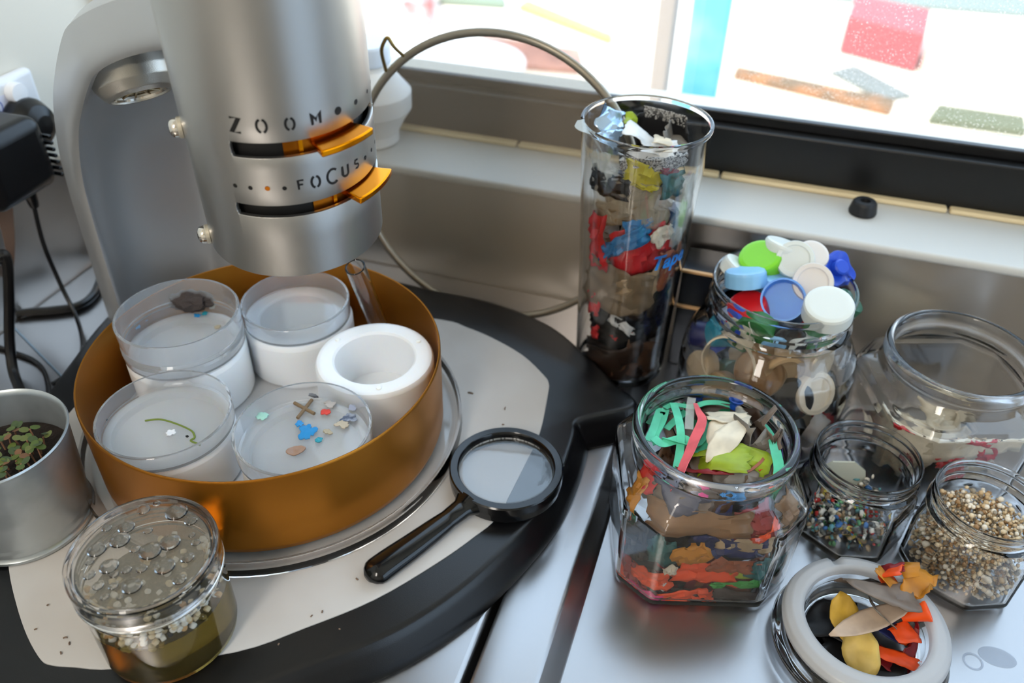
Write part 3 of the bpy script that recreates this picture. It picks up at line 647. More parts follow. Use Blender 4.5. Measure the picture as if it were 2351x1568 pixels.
leafm = [mat('leaf_green_%d' % i, c, .5, sss=.15) for i, c in enumerate([(78, 98, 44), (98, 108, 56), (66, 84, 48), (120, 84, 56), (88, 102, 38)])]
LV, LF = crumple(.0044, .0052, 5, 5, 4, 1, .3, .04, 'oval'); LEAF = [mesh('leaf', LV, LF, m_) for m_ in leafm]
px_seed = [(14, 1000), (40, 1008), (75, 995), (92, 1002), (20, 1030), (48, 1036), (66, 1020), (85, 1018), (10, 1055), (34, 1060), (58, 1048), (72, 1040), (4, 1075), (22, 1082), (2, 1010), (28, 985), (52, 1075), (88, 1035), (-20, 1040), (-30, 1000)]
for k, (x, y) in enumerate(px_seed):
    p = spot(x, y, .0880); p.z = .0805
    if (p-zc).xy.length > .034: p = zc+(p-zc).normalized()*.03; p.z = .0805
    hgt = RG.uniform(.006, .011); t_ = thing('seedling', 'small green seedling sprouting in the zinc pot', 'seedling', p, 'seedlings in the zinc pot')
    tip = p+Vector((RG.uniform(-.002, .002), RG.uniform(-.002, .002), hgt)); mk('stem', *tube([p-Vector((0, 0, .001)), (p+tip)/2, tip], .0005, 5), mat('stem_pink', (150, 110, 84), .6), t_)
    for j in range(RG.choice((2, 3))):
        a = RG.uniform(0, 2*PI)+j*2.4; l = link('leaf', RG.choice(LEAF), t_)
        l.matrix_world = Matrix.Translation(tip+Vector((math.cos(a), math.sin(a), .1))*.0028) @ Matrix.Rotation(a-PI/2, 4, 'Z') @ Matrix.Rotation(RG.uniform(-.5, .4), 4, 'X')

# ------------------------------------------------------------------ jar of floating pellets
jc = Vector((-.2370, .1865, 0))
pj = thing('pellet_jar', 'clear lidded jar of olive water with floating pellets at the lower left', 'jar', (jc.x, jc.y, .0375))
bp_ = [(0, .0375), (.0300, .0375), (.0322, .0390), (.0328, .0420), (.0328, .0800), (.0315, .0820), (.0315, .0930), (.0302, .0930), (.0302, .0815), (.0314, .0790), (.0314, .0430), (.0306, .0405), (.029, .0395), (0, .0395)]
mk('body', shift(lathe(bp_, 96)[0], jc), lathe(bp_, 96)[1], ACRYL, pj, 30)
lq = [(0, .0394), (.0291, .0394), (.0308, .0404), (.0316, .0430), (.0316, .0690), (0, .0690)]
wt_ = mk('water', shift(lathe(lq, 80)[0], jc), lathe(lq, 80)[1], mat('olive_water', (186, 164, 92), .08, trans=.90, ior=1.33), pj, 30)
lp = [(0, .0962), (.0312, .0962), (.0318, .0955), (.0318, .0830), (.0326, .0830), (.0340, .0838), (.0345, .0850), (.0338, .0862), (.0345, .0875), (.0338, .0888), (.0345, .0902), (.0345, .0980), (.0342, .0996), (.0334, .1004), (.0322, .1000), (.0314, .0982), (.0300, .0977), (0, .0977)]
ldj = mk('lid', shift(lathe(lp, 96)[0], jc), lathe(lp, 96)[1], ACRYL, pj, 30)
# condensation film and drops under the lid
m = sheermat('condensation', (232, 216, 190), .26, .4, dust=2600, trl=True)
pc_ = [(0, .0955), (.0295, .0955), (.0300, .0958), (0, .0958)]
mk('condensation', shift(lathe(pc_, 64)[0], jc), lathe(pc_, 64)[1], m, ldj)
WATER = glassmat('water_drop', (1, 1, 1), 0, 1.33)
DV, DF = lathe([(0, -.12), (.8, -.10), (1.0, 0), (.8, .2), (.45, .37), (0, .42)], 22); DROP = mesh('droplet', DV, DF, WATER, 60)
drops = [((345, 1265), 29), ((405, 1175), 30), ((390, 1245), 27), ((250, 1300), 24), ((303, 1345), 25), ((290, 1210), 22), ((330, 1170), 17), ((222, 1262), 24), ((378, 1300), 26), ((275, 1240), 26), ((438, 1195), 17), ((430, 1280), 17), ((412, 1330), 17), ((325, 1305), 14), ((290, 1308), 13), ((262, 1318), 12), ((205, 1320), 15), ((360, 1155), 11), ((245, 1212), 13), ((340, 1218), 12), ((225, 1345), 14), ((260, 1345), 12), ((450, 1245), 12), ((310, 1260), 13), ((240, 1370), 11), ((205, 1290), 11), ((440, 1228), 9), ((275, 1370), 9)]
for px, r in drops:
    d = link('droplet', DROP, ldj); d.location = spot(px[0], px[1], .0977); rr = r*.000185
    d.scale = (rr, rr, rr); d.rotation_euler = (0, 0, px[0])
RG = random.Random(11)
BV, BF = ico(2)
PELM = [mat('pellet_white', (238, 232, 216), .35, sss=.3), mat('pellet_cream', (226, 204, 164), .35, sss=.3), mat('pellet_amber', (206, 160, 104), .35, sss=.3), mat('pellet_black', (22, 20, 20), .5)]
cylv, cylf = lathe([(0, -.8), (.7, -.8), (.95, -.62), (1, 0), (.95, .62), (.7, .8), (0, .8)], 12)
PEL = [mesh('pellet', cylv, cylf, mm, 50) for mm in PELM]
camdir = math.atan2(-jc.y, -jc.x)
for k in range(210):
    if k < 150: a = camdir+RG.uniform(-1.9, 1.9); r = RG.uniform(.0272, .0296)
    else: a = RG.uniform(0, 2*PI); r = .029*math.sqrt(RG.random())
    z = RG.uniform(.0660, .0835)
    mi = RG.choices((0, 1, 2, 3), (6, 5, 1.6, .25))[0]
    o = link('plastic_pellet', PEL[mi]); s = RG.uniform(.0013, .0017)
    o.location = (jc.x+r*math.cos(a), jc.y+r*math.sin(a), z); o.scale = (s, s, s); o.rotation_euler = (RG.uniform(0, 3), RG.uniform(0, 3), RG.uniform(0, 3))
    cn = ('white', 'cream', 'amber', 'black')[mi]; tag(o, '%s plastic pellet floating in the lidded jar' % cn, 'pellet', '%s pellets floating in the lidded jar' % cn)

# ------------------------------------------------------------------ magnifying glass
mg = thing('magnifying_glass', 'black magnifying glass lying across the white inlay and black rim', 'magnifying glass', (-.1072, .3382, .0372))
mc = Vector((-.1072, .3382, 0))
rp = [(.0332, .0376), (.0340, .0384), (.0346, .0440), (.0344, .0492), (.0336, .0500), (.0296, .0500), (.0290, .0494), (.0284, .0470), (.0284, .0410), (.0290, .0376)]
mk('frame', shift(lathe(rp, 96, True)[0], mc), lathe(rp, 96, True)[1], BLACKG, mg, 40)
lp = [(0, .0470)]+[(.0284*math.sin(t), .0470-.0284*.035*(1-math.cos(t))) for t in [PI/2*i/10 for i in range(1, 11)]]+[(.0284*math.sin(t), .0425+.0284*.012*(1-math.cos(t))) for t in [PI/2*i/10 for i in range(10, 0, -1)]]+[(0, .0425)]
lp = lp[::-1]
mk('lens', shift(lathe(lp, 72)[0], mc), lathe(lp, 72)[1], glassmat('lens_glass', (.97, .985, 1), 0, 1.5), mg, 60)
hp_ = smooth_path([(-.1205, .3085, .0440), (-.1250, .2985, .0440), (-.1305, .2880, .0432), (-.1400, .2700, .0425), (-.1480, .2555, .0422), (-.1545, .2430, .0418)], 6)
sec = [(math.cos(2*PI*i/16)*.0067*(1 if abs(math.cos(2*PI*i/16)) < .7 else 1), math.sin(2*PI*i/16)*.0046) for i in range(16)]
def hsc(t):
    if t < .1: k = 1.5-5*t
    elif t < .3: k = 1.0-.4*(t-.1)
    else: k = .92+.35*math.sin((t-.3)/.7*PI*.62)
    if t > .9: k *= math.sqrt(max(.12, 1-((t-.9)/.1)**2))
    return k
mk('handle', *sweep(hp_, sec, False, hsc), BLACKG, mg, 50)

# crumbs on the inlay
CR_ = [((1080, 903), .004), ((1160, 938), .0025), ((1155, 975), .0014), ((740, 1405), .0014), ((150, 1465), .002), ((160, 1478), .0018), ((82, 1445), .0012), ((140, 1500), .0016), ((110, 1390), .001), ((820, 1330), .0016), ((715, 1415), .0012), ((1060, 970), .001), ((640, 1480), .001), ((780, 1445), .0008)]
for k, (px, s_) in enumerate(CR_):
    V, F = tube([Vector((-s_/2, 0, .0003)), Vector((0, s_*.1, .0005)), Vector((s_/2, 0, .0003))], .0004 if s_ < .003 else .0005, 5); o = mk('crumb', V, F, mat('crumb_brown', (120, 100, 84), .8)); o.location = spot(px[0], px[1], .0371); o.rotation_euler = (0, 0, k*1.7)
    tag(o, 'tiny brown crumb on the white inlay panel' if s_ < .003 else 'longest brown crumb on the white inlay near the bowl', 'crumb', 'crumbs on the white inlay panel' if s_ < .003 else None)

# ================================================================== jars
def octa(a, c, p=64):
    def f(t):
        x, y = abs(math.cos(t)), abs(math.sin(t)); d = (2*a-c)/math.sqrt(2)
        q = (x/a)**p+(y/a)**p+(((x+y)/math.sqrt(2))/d)**p
        return q**(-1/p)
    return f, []
def octa_angles(cs, n=160): return [2*PI*i/n for i in range(n)]
def jar_hit(c, R, x, y):
    d = ray(x, y); o = EYE-Vector((c[0], c[1], 0)); A = d.x**2+d.y**2; b = 2*(d.x*o.x+d.y*o.y); cc = o.x**2+o.y**2-R*R; D = b*b-4*A*cc
    if D < 0: t = -b/2/A
    else: t = (-b-math.sqrt(D))/2/A
    p = EYE+d*t; return math.atan2(p.y-c[1], p.x-c[0]), p.z
def wall_scrap(name, c, Rf, px, Rhit, wpx, hpx, m, label, seed, roll=0, inset=.002, amp=.005, cat='scrap', zlim=(0, 1), shape='rag', n=9):
    th, z0 = jar_hit(c, Rhit, *px); dep = (Vector((c[0], c[1], z0))-EYE).dot(_f); k = dep/FPX; wv, hv = wpx*k, hpx*k
    V, F = [], []
    for j in range(n+1):
        for i in range(n+1):
            x = i/n-.5; y = j/n-.5; q = 1+.35*noise.noise(Vector((x*3.4+seed*1.7, y*3.4, seed*.71)))
            if shape == 'leaf': x *= max(.05, math.sin(PI*(y+.5)))**.7
            x *= q*wv; y *= q*hv; xr = x*math.cos(roll)-y*math.sin(roll); yr = x*math.sin(roll)+y*math.cos(roll)
            z = min(max(z0+yr, zlim[0]), zlim[1]); R0 = Rf(th, z); a = th+xr/R0
            nz = noise.noise(Vector((xr*160+seed, yr*160, seed*.3)))+.5*abs(noise.noise(Vector((xr*420, yr*420+seed, 3))))
            r = Rf(a, z)-inset-abs(nz)*amp; V.append(Vector((c[0]+r*math.cos(a), c[1]+r*math.sin(a), z+nz*amp*.25)))
    F = [[j*(n+1)+i, j*(n+1)+i+1, (j+1)*(n+1)+i+1, (j+1)*(n+1)+i] for j in range(n) for i in range(n)]
    o = mk(name, V, F, m, None, 28); solid(o, .0004); return tag(o, label, cat)
def wad(name, c, s, m, label, seed, folds=9, fang=1.5, cat='scrap', shape='rag', n=10, squash=1, rotz=0, amp=.12, tilt=None):
    V, F = crumple(s[0], s[1], n, n, seed, folds, fang, amp, shape)
    R = Matrix.Rotation(rotz, 3, 'Z') @ (Matrix.Rotation(tilt, 3, 'X') if tilt is not None else Matrix.Identity(3))
    o = mk(name, [R @ Vector((v.x, v.y, v.z*squash)) for v in V], F, m, None, 28); o.location = c; solid(o, .0004); return tag(o, label, cat)
def plain(name, col, rough=.55, **k): return mat(name, col, rough, **k)

# ------------------------------------------------------------------ tall tape jar
tc_ = (-.0704, .5014); ZB, ZT = .0152, .2100
def Rt(a, z):
    t = (z-ZB)/(ZT-ZB); return .0328+.0030*min(1, t/.5)+max(0, t-.5)*.0104
po = [(Rt(0, z), z) for z in [.019, .04, .07, .11, .13, .16, .185, .2070]]
pi_ = [(Rt(0, z)-.0018, z) for z in [.2065, .185, .16, .13, .11, .07, .04, .023]]
pr_ = [(0, ZB), (.030, ZB), (.0324, .0165)]+po+[(Rt(0, ZT)+.0004, .2082), (Rt(0, ZT)+.0003, .2096), (Rt(0, ZT)-.0008, .2102), (Rt(0, ZT)-.0018, .2094)]+pi_+[(.0290, .0205), (0, .0200)]
o = mk('tall_glass', *lathe(pr_, 96), GLASS, None, 40); o.location = (tc_[0], tc_[1], 0); tag(o, 'tall tapered drinking glass packed with plastic tape and film scraps', 'glass jar')
V, F = text_mesh('Tape', .0155, .25, 0, .0004); th0, z0 = jar_hit(tc_, .0365, 1492, 622)
mx_ = max(v.x for v in V); sx = 1.0
o2 = mk('marker_writing', [Vector((tc_[0]+(Rt(0, z0)+.0003)*math.cos(th0+(v.x*.92)/.036), tc_[1]+(Rt(0, z0)+.0003)*math.sin(th0+(v.x*.92)/.036), z0+v.y*.95+v.x*.02)) for v in V], F, mat('blue_marker', (30, 120, 200), .5), o, 0)
o2.matrix_parent_inverse = Matrix.Translation(-Vector((tc_[0], tc_[1], 0)))
TI = lambda a, z: Rt(a, z)-.0022
C_ = dict(red=(196, 30, 36), darkbrown=(50, 34, 24), black=(18, 17, 18), brown=(96, 66, 44), tan=(176, 150, 116), blue=(42, 120, 178), white=(228, 228, 226), yellow=(190, 176, 40), lime=(150, 170, 30), grey=(128, 122, 114), newsprint=(176, 172, 166), beige=(190, 176, 150), foil=(180, 205, 230), orange=(232, 78, 20), green=(60, 150, 60), mint=(92, 208, 168), dgreen=(28, 120, 84), navy=(34, 40, 92), pink=(240, 104, 112), magenta=(206, 50, 120), cream=(226, 214, 190), purple=(74, 50, 130), teal=(30, 92, 92), kraft=(128, 92, 56), ochre=(190, 124, 24), dred=(130, 18, 26), taupe=(118, 102, 88), rust=(150, 78, 40), ochre2=(206, 164, 60), yellow2=(214, 182, 96), cream2=(196, 172, 150), slate=(96, 98, 116))
def cm(n):
    if n == 'newsprint': return mat('c_newsprint', C_[n], .8, col2=(70, 68, 66), vscale=900)
    if n == 'film': return sheermat('c_film', (200, 184, 156), .34, .3)
    if n == 'clearfilm': return sheermat('c_clearfilm', (214, 216, 208), .34, .22)
    if n == 'bfilm': return sheermat('c_bfilm', (150, 128, 98), .62, .35)
    if n == 'foil': return mat('c_foil', C_[n], .22, .75)
    return mat('c_'+n, C_[n], .48, col2=tuple(int(x*.90) for x in C_[n]), vscale=70)
tape = [  # px, w, h, colour, roll, label
 ((1390, 850), 150, 95, 'darkbrown', .2, 'dark brown film pressed at the foot of the tall glass'), ((1500, 845), 150, 110, 'brown', -.3, 'brown tape scrap low on the right of the tall glass'),
 ((1450, 775), 220, 90, 'black', .1, 'wide black tape scrap in the lower part of the tall glass'), ((1365, 745), 90, 110, 'black', .3, 'black film scrap at the lower left of the tall glass'),
 ((1350, 700), 36, 60, 'red', .2, 'small red tape corner at the lower left of the tall glass'), ((1350, 770), 22, 30, 'red', .1, 'tiny red fleck near the foot of the tall glass'),
 ((1425, 762), 26, 70, 'white', 1.0, 'white slanting tape strip low in the tall glass'), ((1432, 795), 60, 26, 'red', .3, 'red tape crumple low in the tall glass'),
 ((1405, 675), 170, 120, 'bfilm', -.2, 'crinkled beige film below the red tape on the left'), ((1490, 668), 150, 80, 'tan', .4, 'tan crumpled film below the red tape'), ((1545, 700), 110, 100, 'black', -.2, 'black film at the right of the tall glass'),
 ((1552, 690), 26, 44, 'yellow', -.7, 'yellow tape strip low on the right of the tall glass'), ((1362, 560), 56, 130, 'red', .12, 'large red tape panel on the left of the tall glass'),
 ((1425, 570), 44, 140, 'blue', -.95, 'blue tape strip slanting above the red crumple'), ((1468, 530), 70, 36, 'blue', .2, 'folded blue tape end at the middle of the tall glass'),
 ((1478, 588), 160, 110, 'red', .3, 'big crumpled red tape in the middle of the tall glass'), ((1552, 612), 74, 90, 'rust', .1, 'rust brown film behind the blue marker writing'), ((1530, 545), 60, 44, 'cream', .5, 'cream tuft beside the crumpled red tape'),
 ((1440, 478), 220, 110, 'film', .05, 'wide see-through film above the red tape'), ((1400, 500), 130, 60, 'bfilm', .2, 'folded greyish film at the left of the tall glass'), ((1578, 480), 66, 170, 'clearfilm', .0, 'crinkled clear film on the right of the tall glass'),
 ((1385, 425), 120, 60, 'black', .1, 'black crumple below the newsprint in the tall glass'), ((1475, 412), 96, 60, 'yellow', -.35, 'yellow green tape crumple below the newsprint'), ((1510, 375), 170, 66, 'newsprint', .12, 'speckled grey newsprint strip in the upper tall glass'),
 ((1545, 425), 60, 60, 'teal', .1, 'dark green tape at the upper right of the tall glass'), ((1375, 385), 90, 70, 'clearfilm', .4, 'clear film wedge at the upper left of the tall glass'), ((1545, 402), 60, 18, 'dred', -.35, 'dark red tape strip under the newsprint'), ((1460, 720), 130, 60, 'darkbrown', -.5, 'dark brown film strip above the black tape')]
for k, (px, wd, hh, cn, ro, lab) in enumerate(tape):
    wall_scrap('tape_scrap', tc_, TI, px, .0365, wd, hh, cm(cn), lab, k+3, ro, .0004+.0011*(k % 4), .0055, zlim=(.0225, .199))
for k, (z, cn, s) in enumerate([(.045, 'darkbrown', .075), (.062, 'black', .075), (.082, 'black', .07), (.100, 'brown', .07), (.118, 'grey', .065), (.135, 'taupe', .07), (.155, 'bfilm', .07), (.172, 'black', .06)]):
    o = wad('film_wad', (tc_[0], tc_[1], z), (s, s), cm(cn), 'crumpled %s film wad in the core of the tall glass, level %s' % (cn.replace('bfilm', 'beige'), ['at the foot', 'above the foot', 'below the tan film', 'behind the tan film', 'behind the red tape', 'above the red tape', 'behind the clear film', 'below the newsprint'][k]), 70+k, 12, 2.4)
    V = o.data.vertices
    for v in V:
        r = math.hypot(v.co.x, v.co.y); mx = TI(0, z)-.006
        if r > mx: v.co.x *= mx/r; v.co.y *= mx/r
        v.co.z = max(-.014, min(.014, v.co.z))
def top_wad(px, z, s, cn, lab, seed, folds=5, fang=1.0, shape='rag', rz=0, tilt=None, name='tape_scrap', cat='scrap', amp=.08, clip=None):
    o = wad(name, spot(px[0], px[1], z), s, cm(cn), lab, seed, folds, fang, cat, shape, 9, 1, rz, amp, tilt)
    if clip:
        cx, cy, rmax = clip
        for v in o.data.vertices:
            p = v.co+o.location; dx, dy = p.x-cx, p.y-cy; r = math.hypot(dx, dy)
            if r > rmax: p.x = cx+dx*rmax/r; p.y = cy+dy*rmax/r; v.co = p-o.location
    return o
ct = (tc_[0], tc_[1], .0365)
top_wad((1400, 283), .197, (.026, .024), 'foil', 'pale blue foil crumple at the top of the tall glass', 101, 6, 1.1, clip=ct)
top_wad((1395, 310), .193, (.022, .016), 'foil', 'pale blue foil flap below the foil crumple', 102, 4, 1.0, clip=ct)
top_wad((1450, 283), .196, (.013, .012), 'lime', 'lime green tape bud at the top of the tall glass', 103, 4, 1.2, clip=ct)
top_wad((1478, 318), .193, (.026, .018), 'white', 'white tape fold at the top of the tall glass', 104, 3, .7, clip=ct)
top_wad((1490, 350), .186, (.034, .016), 'white', 'long white strip inside the rim of the tall glass', 105, 3, .5, clip=ct)
top_wad((1527, 325), .192, (.016, .014), 'cream', 'pinkish cream tape scrap at the top of the tall glass', 106, 3, .8, clip=ct)
top_wad((1550, 318), .190, (.024, .018), 'grey', 'grey film flap at the right top of the tall glass', 107, 4, .8, clip=ct)
top_wad((1535, 292), .190, (.044, .026), 'black', 'large black tape sheet at the back of the tall glass', 108, 3, .5, tilt=.9, clip=ct)
top_wad((1545, 262), .199, (.040, .008), 'newsprint', 'narrow newsprint strip along the back rim of the tall glass', 109, 2, .4, tilt=1.2, clip=ct)
o = mk('film_tip', *ribbon([spot(1322, 283, .212), spot(1345, 292, .210), spot(1372, 330, .196), spot(1395, 372, .180)], lambda t: .004+.012*math.sin(PI*min(1, t*1.0+.12)), Vector((0, 0, 1)), .6), cm('clearfilm')); tag(o, 'clear film corner poking over the left rim of the tall glass', 'scrap')

# ------------------------------------------------------------------ jar of bottle caps
cc_ = (.0330, .4863); CZ = .1200
CB = [(.0520, .0004), (.0560, .003), (.0580, .010), (.0585, .050), (.0580, .062), (.0560, .072), (.0520, .080), (.0475, .0860), (.0450, .0895), (.0442, .0930), (.0462, .0945), (.0476, .0965), (.0466, .0985), (.0446, .1000), (.0446, .1030), (.0462, .1045), (.0466, .1065), (.0450, .1085), (.0446, .1150), (.0456, .1165), (.0462, .1185), (.0456, .1202), (.0444, .1205), (.0434, .1195)]
CI = [(.0424, .100), (.0424, .0905), (.0450, .0860), (.0500, .0785), (.0540, .070), (.0560, .060), (.0562, .012), (.0540, .0060), (.050, .0045)]
o = mk('cap_jar', *lathe([(0, .0004)]+CB+CI+[(0, .0040)], 96), GLASS, None, 40); o.location = (cc_[0], cc_[1], 0); tag(o, 'round shouldered glass jar heaped with bottle caps', 'glass jar')
def capmesh(r, h, wall=.0012, lip=True):
    return lathe([(0, h), (r*.82, h), (r*.95, h-.0006), (r, h-.002), (r*1.02, 0), (r*1.02-wall, 0), (r-wall-.0002, h-.0028), (0, h-.0026)][::-1], 40)
CAPM = {}
def cap(pos, axis, r, h, col, label, kind='plain', name='bottle_cap'):
    key = (round(r, 4), round(h, 4), kind)
    if key not in CAPM:
        V, F = capmesh(r, h)
        if kind == 'rib':
            V = [Vector((v.x*(1+.02*math.cos(24*math.atan2(v.y, v.x))), v.y*(1+.02*math.cos(24*math.atan2(v.y, v.x))), v.z)) for v in V]
        if kind == 'knob': V, F = lathe([(0, h), (r*.34, h), (r*.42, h-.001), (r*.40, h-.006), (r*.62, h-.005), (r*.9, h-.004), (r*1.05, h-.009), (r*1.0, 0), (r*.9, 0), (0, .002)], 40); V = [Vector((v.x*(1+(.16*math.cos(4*math.atan2(v.y, v.x)) if math.hypot(v.x, v.y) > r*.5 else 0)), v.y*(1+(.16*math.cos(4*math.atan2(v.y, v.x)) if math.hypot(v.x, v.y) > r*.5 else 0)), v.z)) for v in V]
        if kind == 'ring': V, F = lathe([(r, 0), (r, h), (r-.0012, h), (r-.0012, 0)], 40, True)
        if kind == 'disc': V, F = lathe([(0, h), (r*.7, h), (r*.76, h+.0008), (r*.95, h+.0006), (r, h-.001), (r, 0), (0, 0)], 40)
        CAPM[key] = mesh(name, V, F, mat('cap_default', (200, 200, 200), .4), 40)
    o = link(name, CAPM[key]); o.material_slots[0].link = 'OBJECT'; o.material_slots[0].material = col
    o.matrix_world = Matrix.Translation(Vector(pos)) @ rot(axis).to_4x4(); return tag(o, label, 'bottle cap')
K = {n: mat('cap_'+n, c, .36, sss=.15) for n, c in dict(sky=(132, 186, 226), blue=(84, 146, 224), royal=(36, 78, 196), white=(216, 208, 200), cream=(206, 204, 184), lime=(126, 206, 40), red=(204, 26, 34), green=(40, 110, 50), milk=(216, 220, 214), navy=(40, 46, 110), cyan=(60, 160, 190), lilac=(170, 180, 206), beige=(190, 172, 146), brown=(122, 88, 48), black=(20, 19, 20), slate=(100, 116, 140), ivory=(222, 206, 180), dgreen=(30, 84, 60), tan=(160, 132, 96), aqua=(110, 190, 196)).items()}
tocam = (EYE-Vector((cc_[0], cc_[1], .1))).normalized()
def tow(dx=0, dy=0, dz=0): return (tocam+CR*dx+CU*dy+_f*dz).normalized()
cap(spot(1798, 690, .1165)+tow(0, .12)*.005, -tow(0, .12), .0136, .0125, K['blue'], 'open blue bottle cap facing the viewer at the front of the heap')
cap(spot(1864, 652, .1215), tow(.05, .1), .0128, .0075, K['white'], 'round white cap right behind the open blue cap', 'disc')
cap(spot(1898, 722, .1160), tow(.15, .75), .0152, .0110, K['milk'], 'large milky white cap at the right front of the heap')
cap(spot(1712, 655, .1165), (-.25, .35, 1.1), .0130, .0105, K['sky'], 'pale blue cap lying tilted at the left of the heap', 'rib')
cap(spot(1748, 610, .1190), tow(-.1, .75), .0140, .0110, K['lime'], 'bright lime green cap at the back left of the heap')
cap(spot(1790, 588, .1240), (.2, .3, 1), .0130, .0100, K['milk'], 'white cap at the very back of the heap')
cap(spot(1822, 600, .1250), tow(.1, .1), .0125, .0090, K['milk'], 'cloudy white cap facing the viewer at the back', 'disc')
cap(spot(1856, 600, .1220), tow(.3, .5), .0110, .0100, K['white'], 'small white cap half hidden behind the round white cap')
cap(spot(1915, 622, .1195)-tow(.5, .2)*.006, tow(.55, .25), .0125, .0150, K['royal'], 'royal blue four lobed push cap at the right of the heap', 'knob')
cap(spot(1778, 652, .1145), (.1, .1, 1), .0115, .0060, K['sky'], 'thin pale blue cap behind the open blue cap')
cap(spot(1722, 725, .1000), tow(-.3, .9), .0130, .0120, K['red'], 'red cap wedged under the tilted pale blue cap')
cap(spot(1682, 628, .1130), (.5, .2, 1), .0110, .0090, K['milk'], 'white cap inside the left rim of the cap jar')
cap(spot(1935, 705, .1080), (.6, 0, 1), .0100, .0080, K['dgreen'], 'dark green cap at the right rim of the cap jar')
inj = [((1700, 800), .0150, .012, 'green', 'plain', 'green cap behind the shoulder of the cap jar'), ((1655, 845), .0190, .007, 'ivory', 'ring', 'large ivory ring cap at the left of the cap jar'), ((1770, 795), .0085, .016, 'sky', 'rib', 'pale blue tall cap below the rim of the cap jar'), ((1862, 835), .0110, .006, 'milk', 'ring', 'clear ring cap in the middle of the cap jar'),
 ((1872, 915), .0145, .009, 'ivory', 'disc', 'ivory cap with a domed face low in the cap jar'), ((1878, 985), .0100, .008, 'white', 'disc', 'small white cap at the foot of the cap jar'), ((1607, 775), .0090, .016, 'cyan', 'plain', 'cyan cap at the left side of the cap jar'), ((1625, 722), .0090, .012, 'lilac', 'plain', 'lilac grey cap at the upper left of the cap jar'), ((1583, 765), .0090, .012, 'navy', 'plain', 'navy cap at the far left of the cap jar'), ((1650, 720), .0100, .010, 'royal', 'plain', 'royal blue cap inside the left shoulder'),
 ((1600, 845), .0110, .009, 'beige', 'plain', 'beige cap at the lower left of the cap jar'), ((1645, 905), .0120, .009, 'tan', 'plain', 'tan cap low at the left of the cap jar'), ((1740, 880), .0160, .010, 'brown', 'plain', 'brown cap in the middle of the cap jar'), ((1800, 870), .0130, .010, 'tan', 'disc', 'flat tan cap beside the brown cap'), ((1930, 775), .0110, .009, 'green', 'plain', 'green cap at the right shoulder of the cap jar'), ((1925, 830), .0130, .009, 'slate', 'plain', 'slate blue cap at the right of the cap jar'),
 ((1905, 860), .0130, .008, 'beige', 'plain', 'beige cap at the right of the cap jar'), ((1940, 920), .0140, .010, 'black', 'plain', 'black cap at the right of the cap jar'), ((1820, 930), .0140, .010, 'black', 'plain', 'black cap beside the domed ivory cap'), ((1770, 950), .0130, .010, 'dgreen', 'plain', 'dark green cap at the foot of the cap jar'), ((1700, 940), .0130, .010, 'cream', 'plain', 'cream cap at the foot of the cap jar'), ((1640, 960), .0120, .009, 'royal', 'plain', 'royal blue cap at the foot of the cap jar'), ((1930, 990), .0130, .009, 'red', 'plain', 'dark red cap at the foot of the cap jar'), ((1835, 780), .0110, .009, 'black', 'plain', 'black cap under the large milky cap'), ((1660, 780), .0110, .010, 'cream', 'plain', 'cream cap beside the green cap'), ((1770, 1010), .0130, .009, 'navy', 'plain', 'navy cap at the foot of the cap jar')]
RG = random.Random(3)
def Rc(z):
    pts = sorted([(p[1], p[0]) for p in CI]+[(.12, .0424), (0.0, .05)]); 
    for (z0, r0), (z1, r1) in zip(pts, pts[1:]):
        if z0 <= z <= z1: return r0+(r1-r0)*(z-z0)/max(1e-9, z1-z0)
    return .0424
for k, (px, r, h, cn, kd, lab) in enumerate(inj):
    th, z = jar_hit(cc_, .052, *px); z = min(max(z, .0045+r*.9), .098); rad = Rc(z)-h-.002-r*r/(2*.055)
    ax = Vector((math.cos(th), math.sin(th), RG.uniform(-.3, .5)))+Vector((RG.uniform(-.25, .25), RG.uniform(-.25, .25), 0))
    cap((cc_[0]+rad*math.cos(th), cc_[1]+rad*math.sin(th), z), ax, r, h, K[cn], lab, kd)
fill = [('ivory', .03), ('brown', .05), ('white', .07), ('slate', .085), ('tan', .02), ('green', .06), ('sky', .095), ('cream', .04)]
for k, (cn, z) in enumerate(fill):
    a = k*2.4; cap((cc_[0]+.020*math.cos(a), cc_[1]+.020*math.sin(a), z), (math.cos(a*1.7), math.sin(a*1.3), .6), .0140, .010, K[cn], '%s cap buried in the core of the cap jar' % cn)
USED = set()
def uniq(lab, k):
    for tail in ('', ' near the glass', ' near the core', ' facing up', ' facing down', ' lying edge on'):
        if lab+tail not in USED: USED.add(lab+tail); return lab+tail
    return lab
RG = random.Random(21); cn_ = ['green', 'royal', 'ivory', 'navy', 'tan', 'white', 'cyan', 'brown', 'red', 'slate', 'beige', 'sky', 'dgreen', 'cream', 'lilac', 'black']
for k in range(34):
    cn = cn_[k % 16]; a = k*2.39996; rd = .046*math.sqrt((k+2)/36); z = .014+.072*((k*.618) % 1); rd = min(rd, Rc(z)-.013)
    zone = 'low' if z < .036 else ('midway' if z < .062 else 'high'); side = 'left' if math.cos(a) < -.3 else ('right' if math.cos(a) > .3 else 'middle')
    cap((cc_[0]+rd*math.cos(a), cc_[1]+rd*math.sin(a), z), (RG.uniform(-1, 1), RG.uniform(-1, 1), RG.uniform(-.2, 1)), RG.choice((.0105, .0120, .0130)), RG.choice((.008, .010)), K[cn], uniq('%s cap packed %s in the %s of the cap jar' % (cn.replace('dgreen', 'dark green').replace('royal', 'royal blue'), zone, side), k), RG.choice(('plain', 'rib', 'disc')))
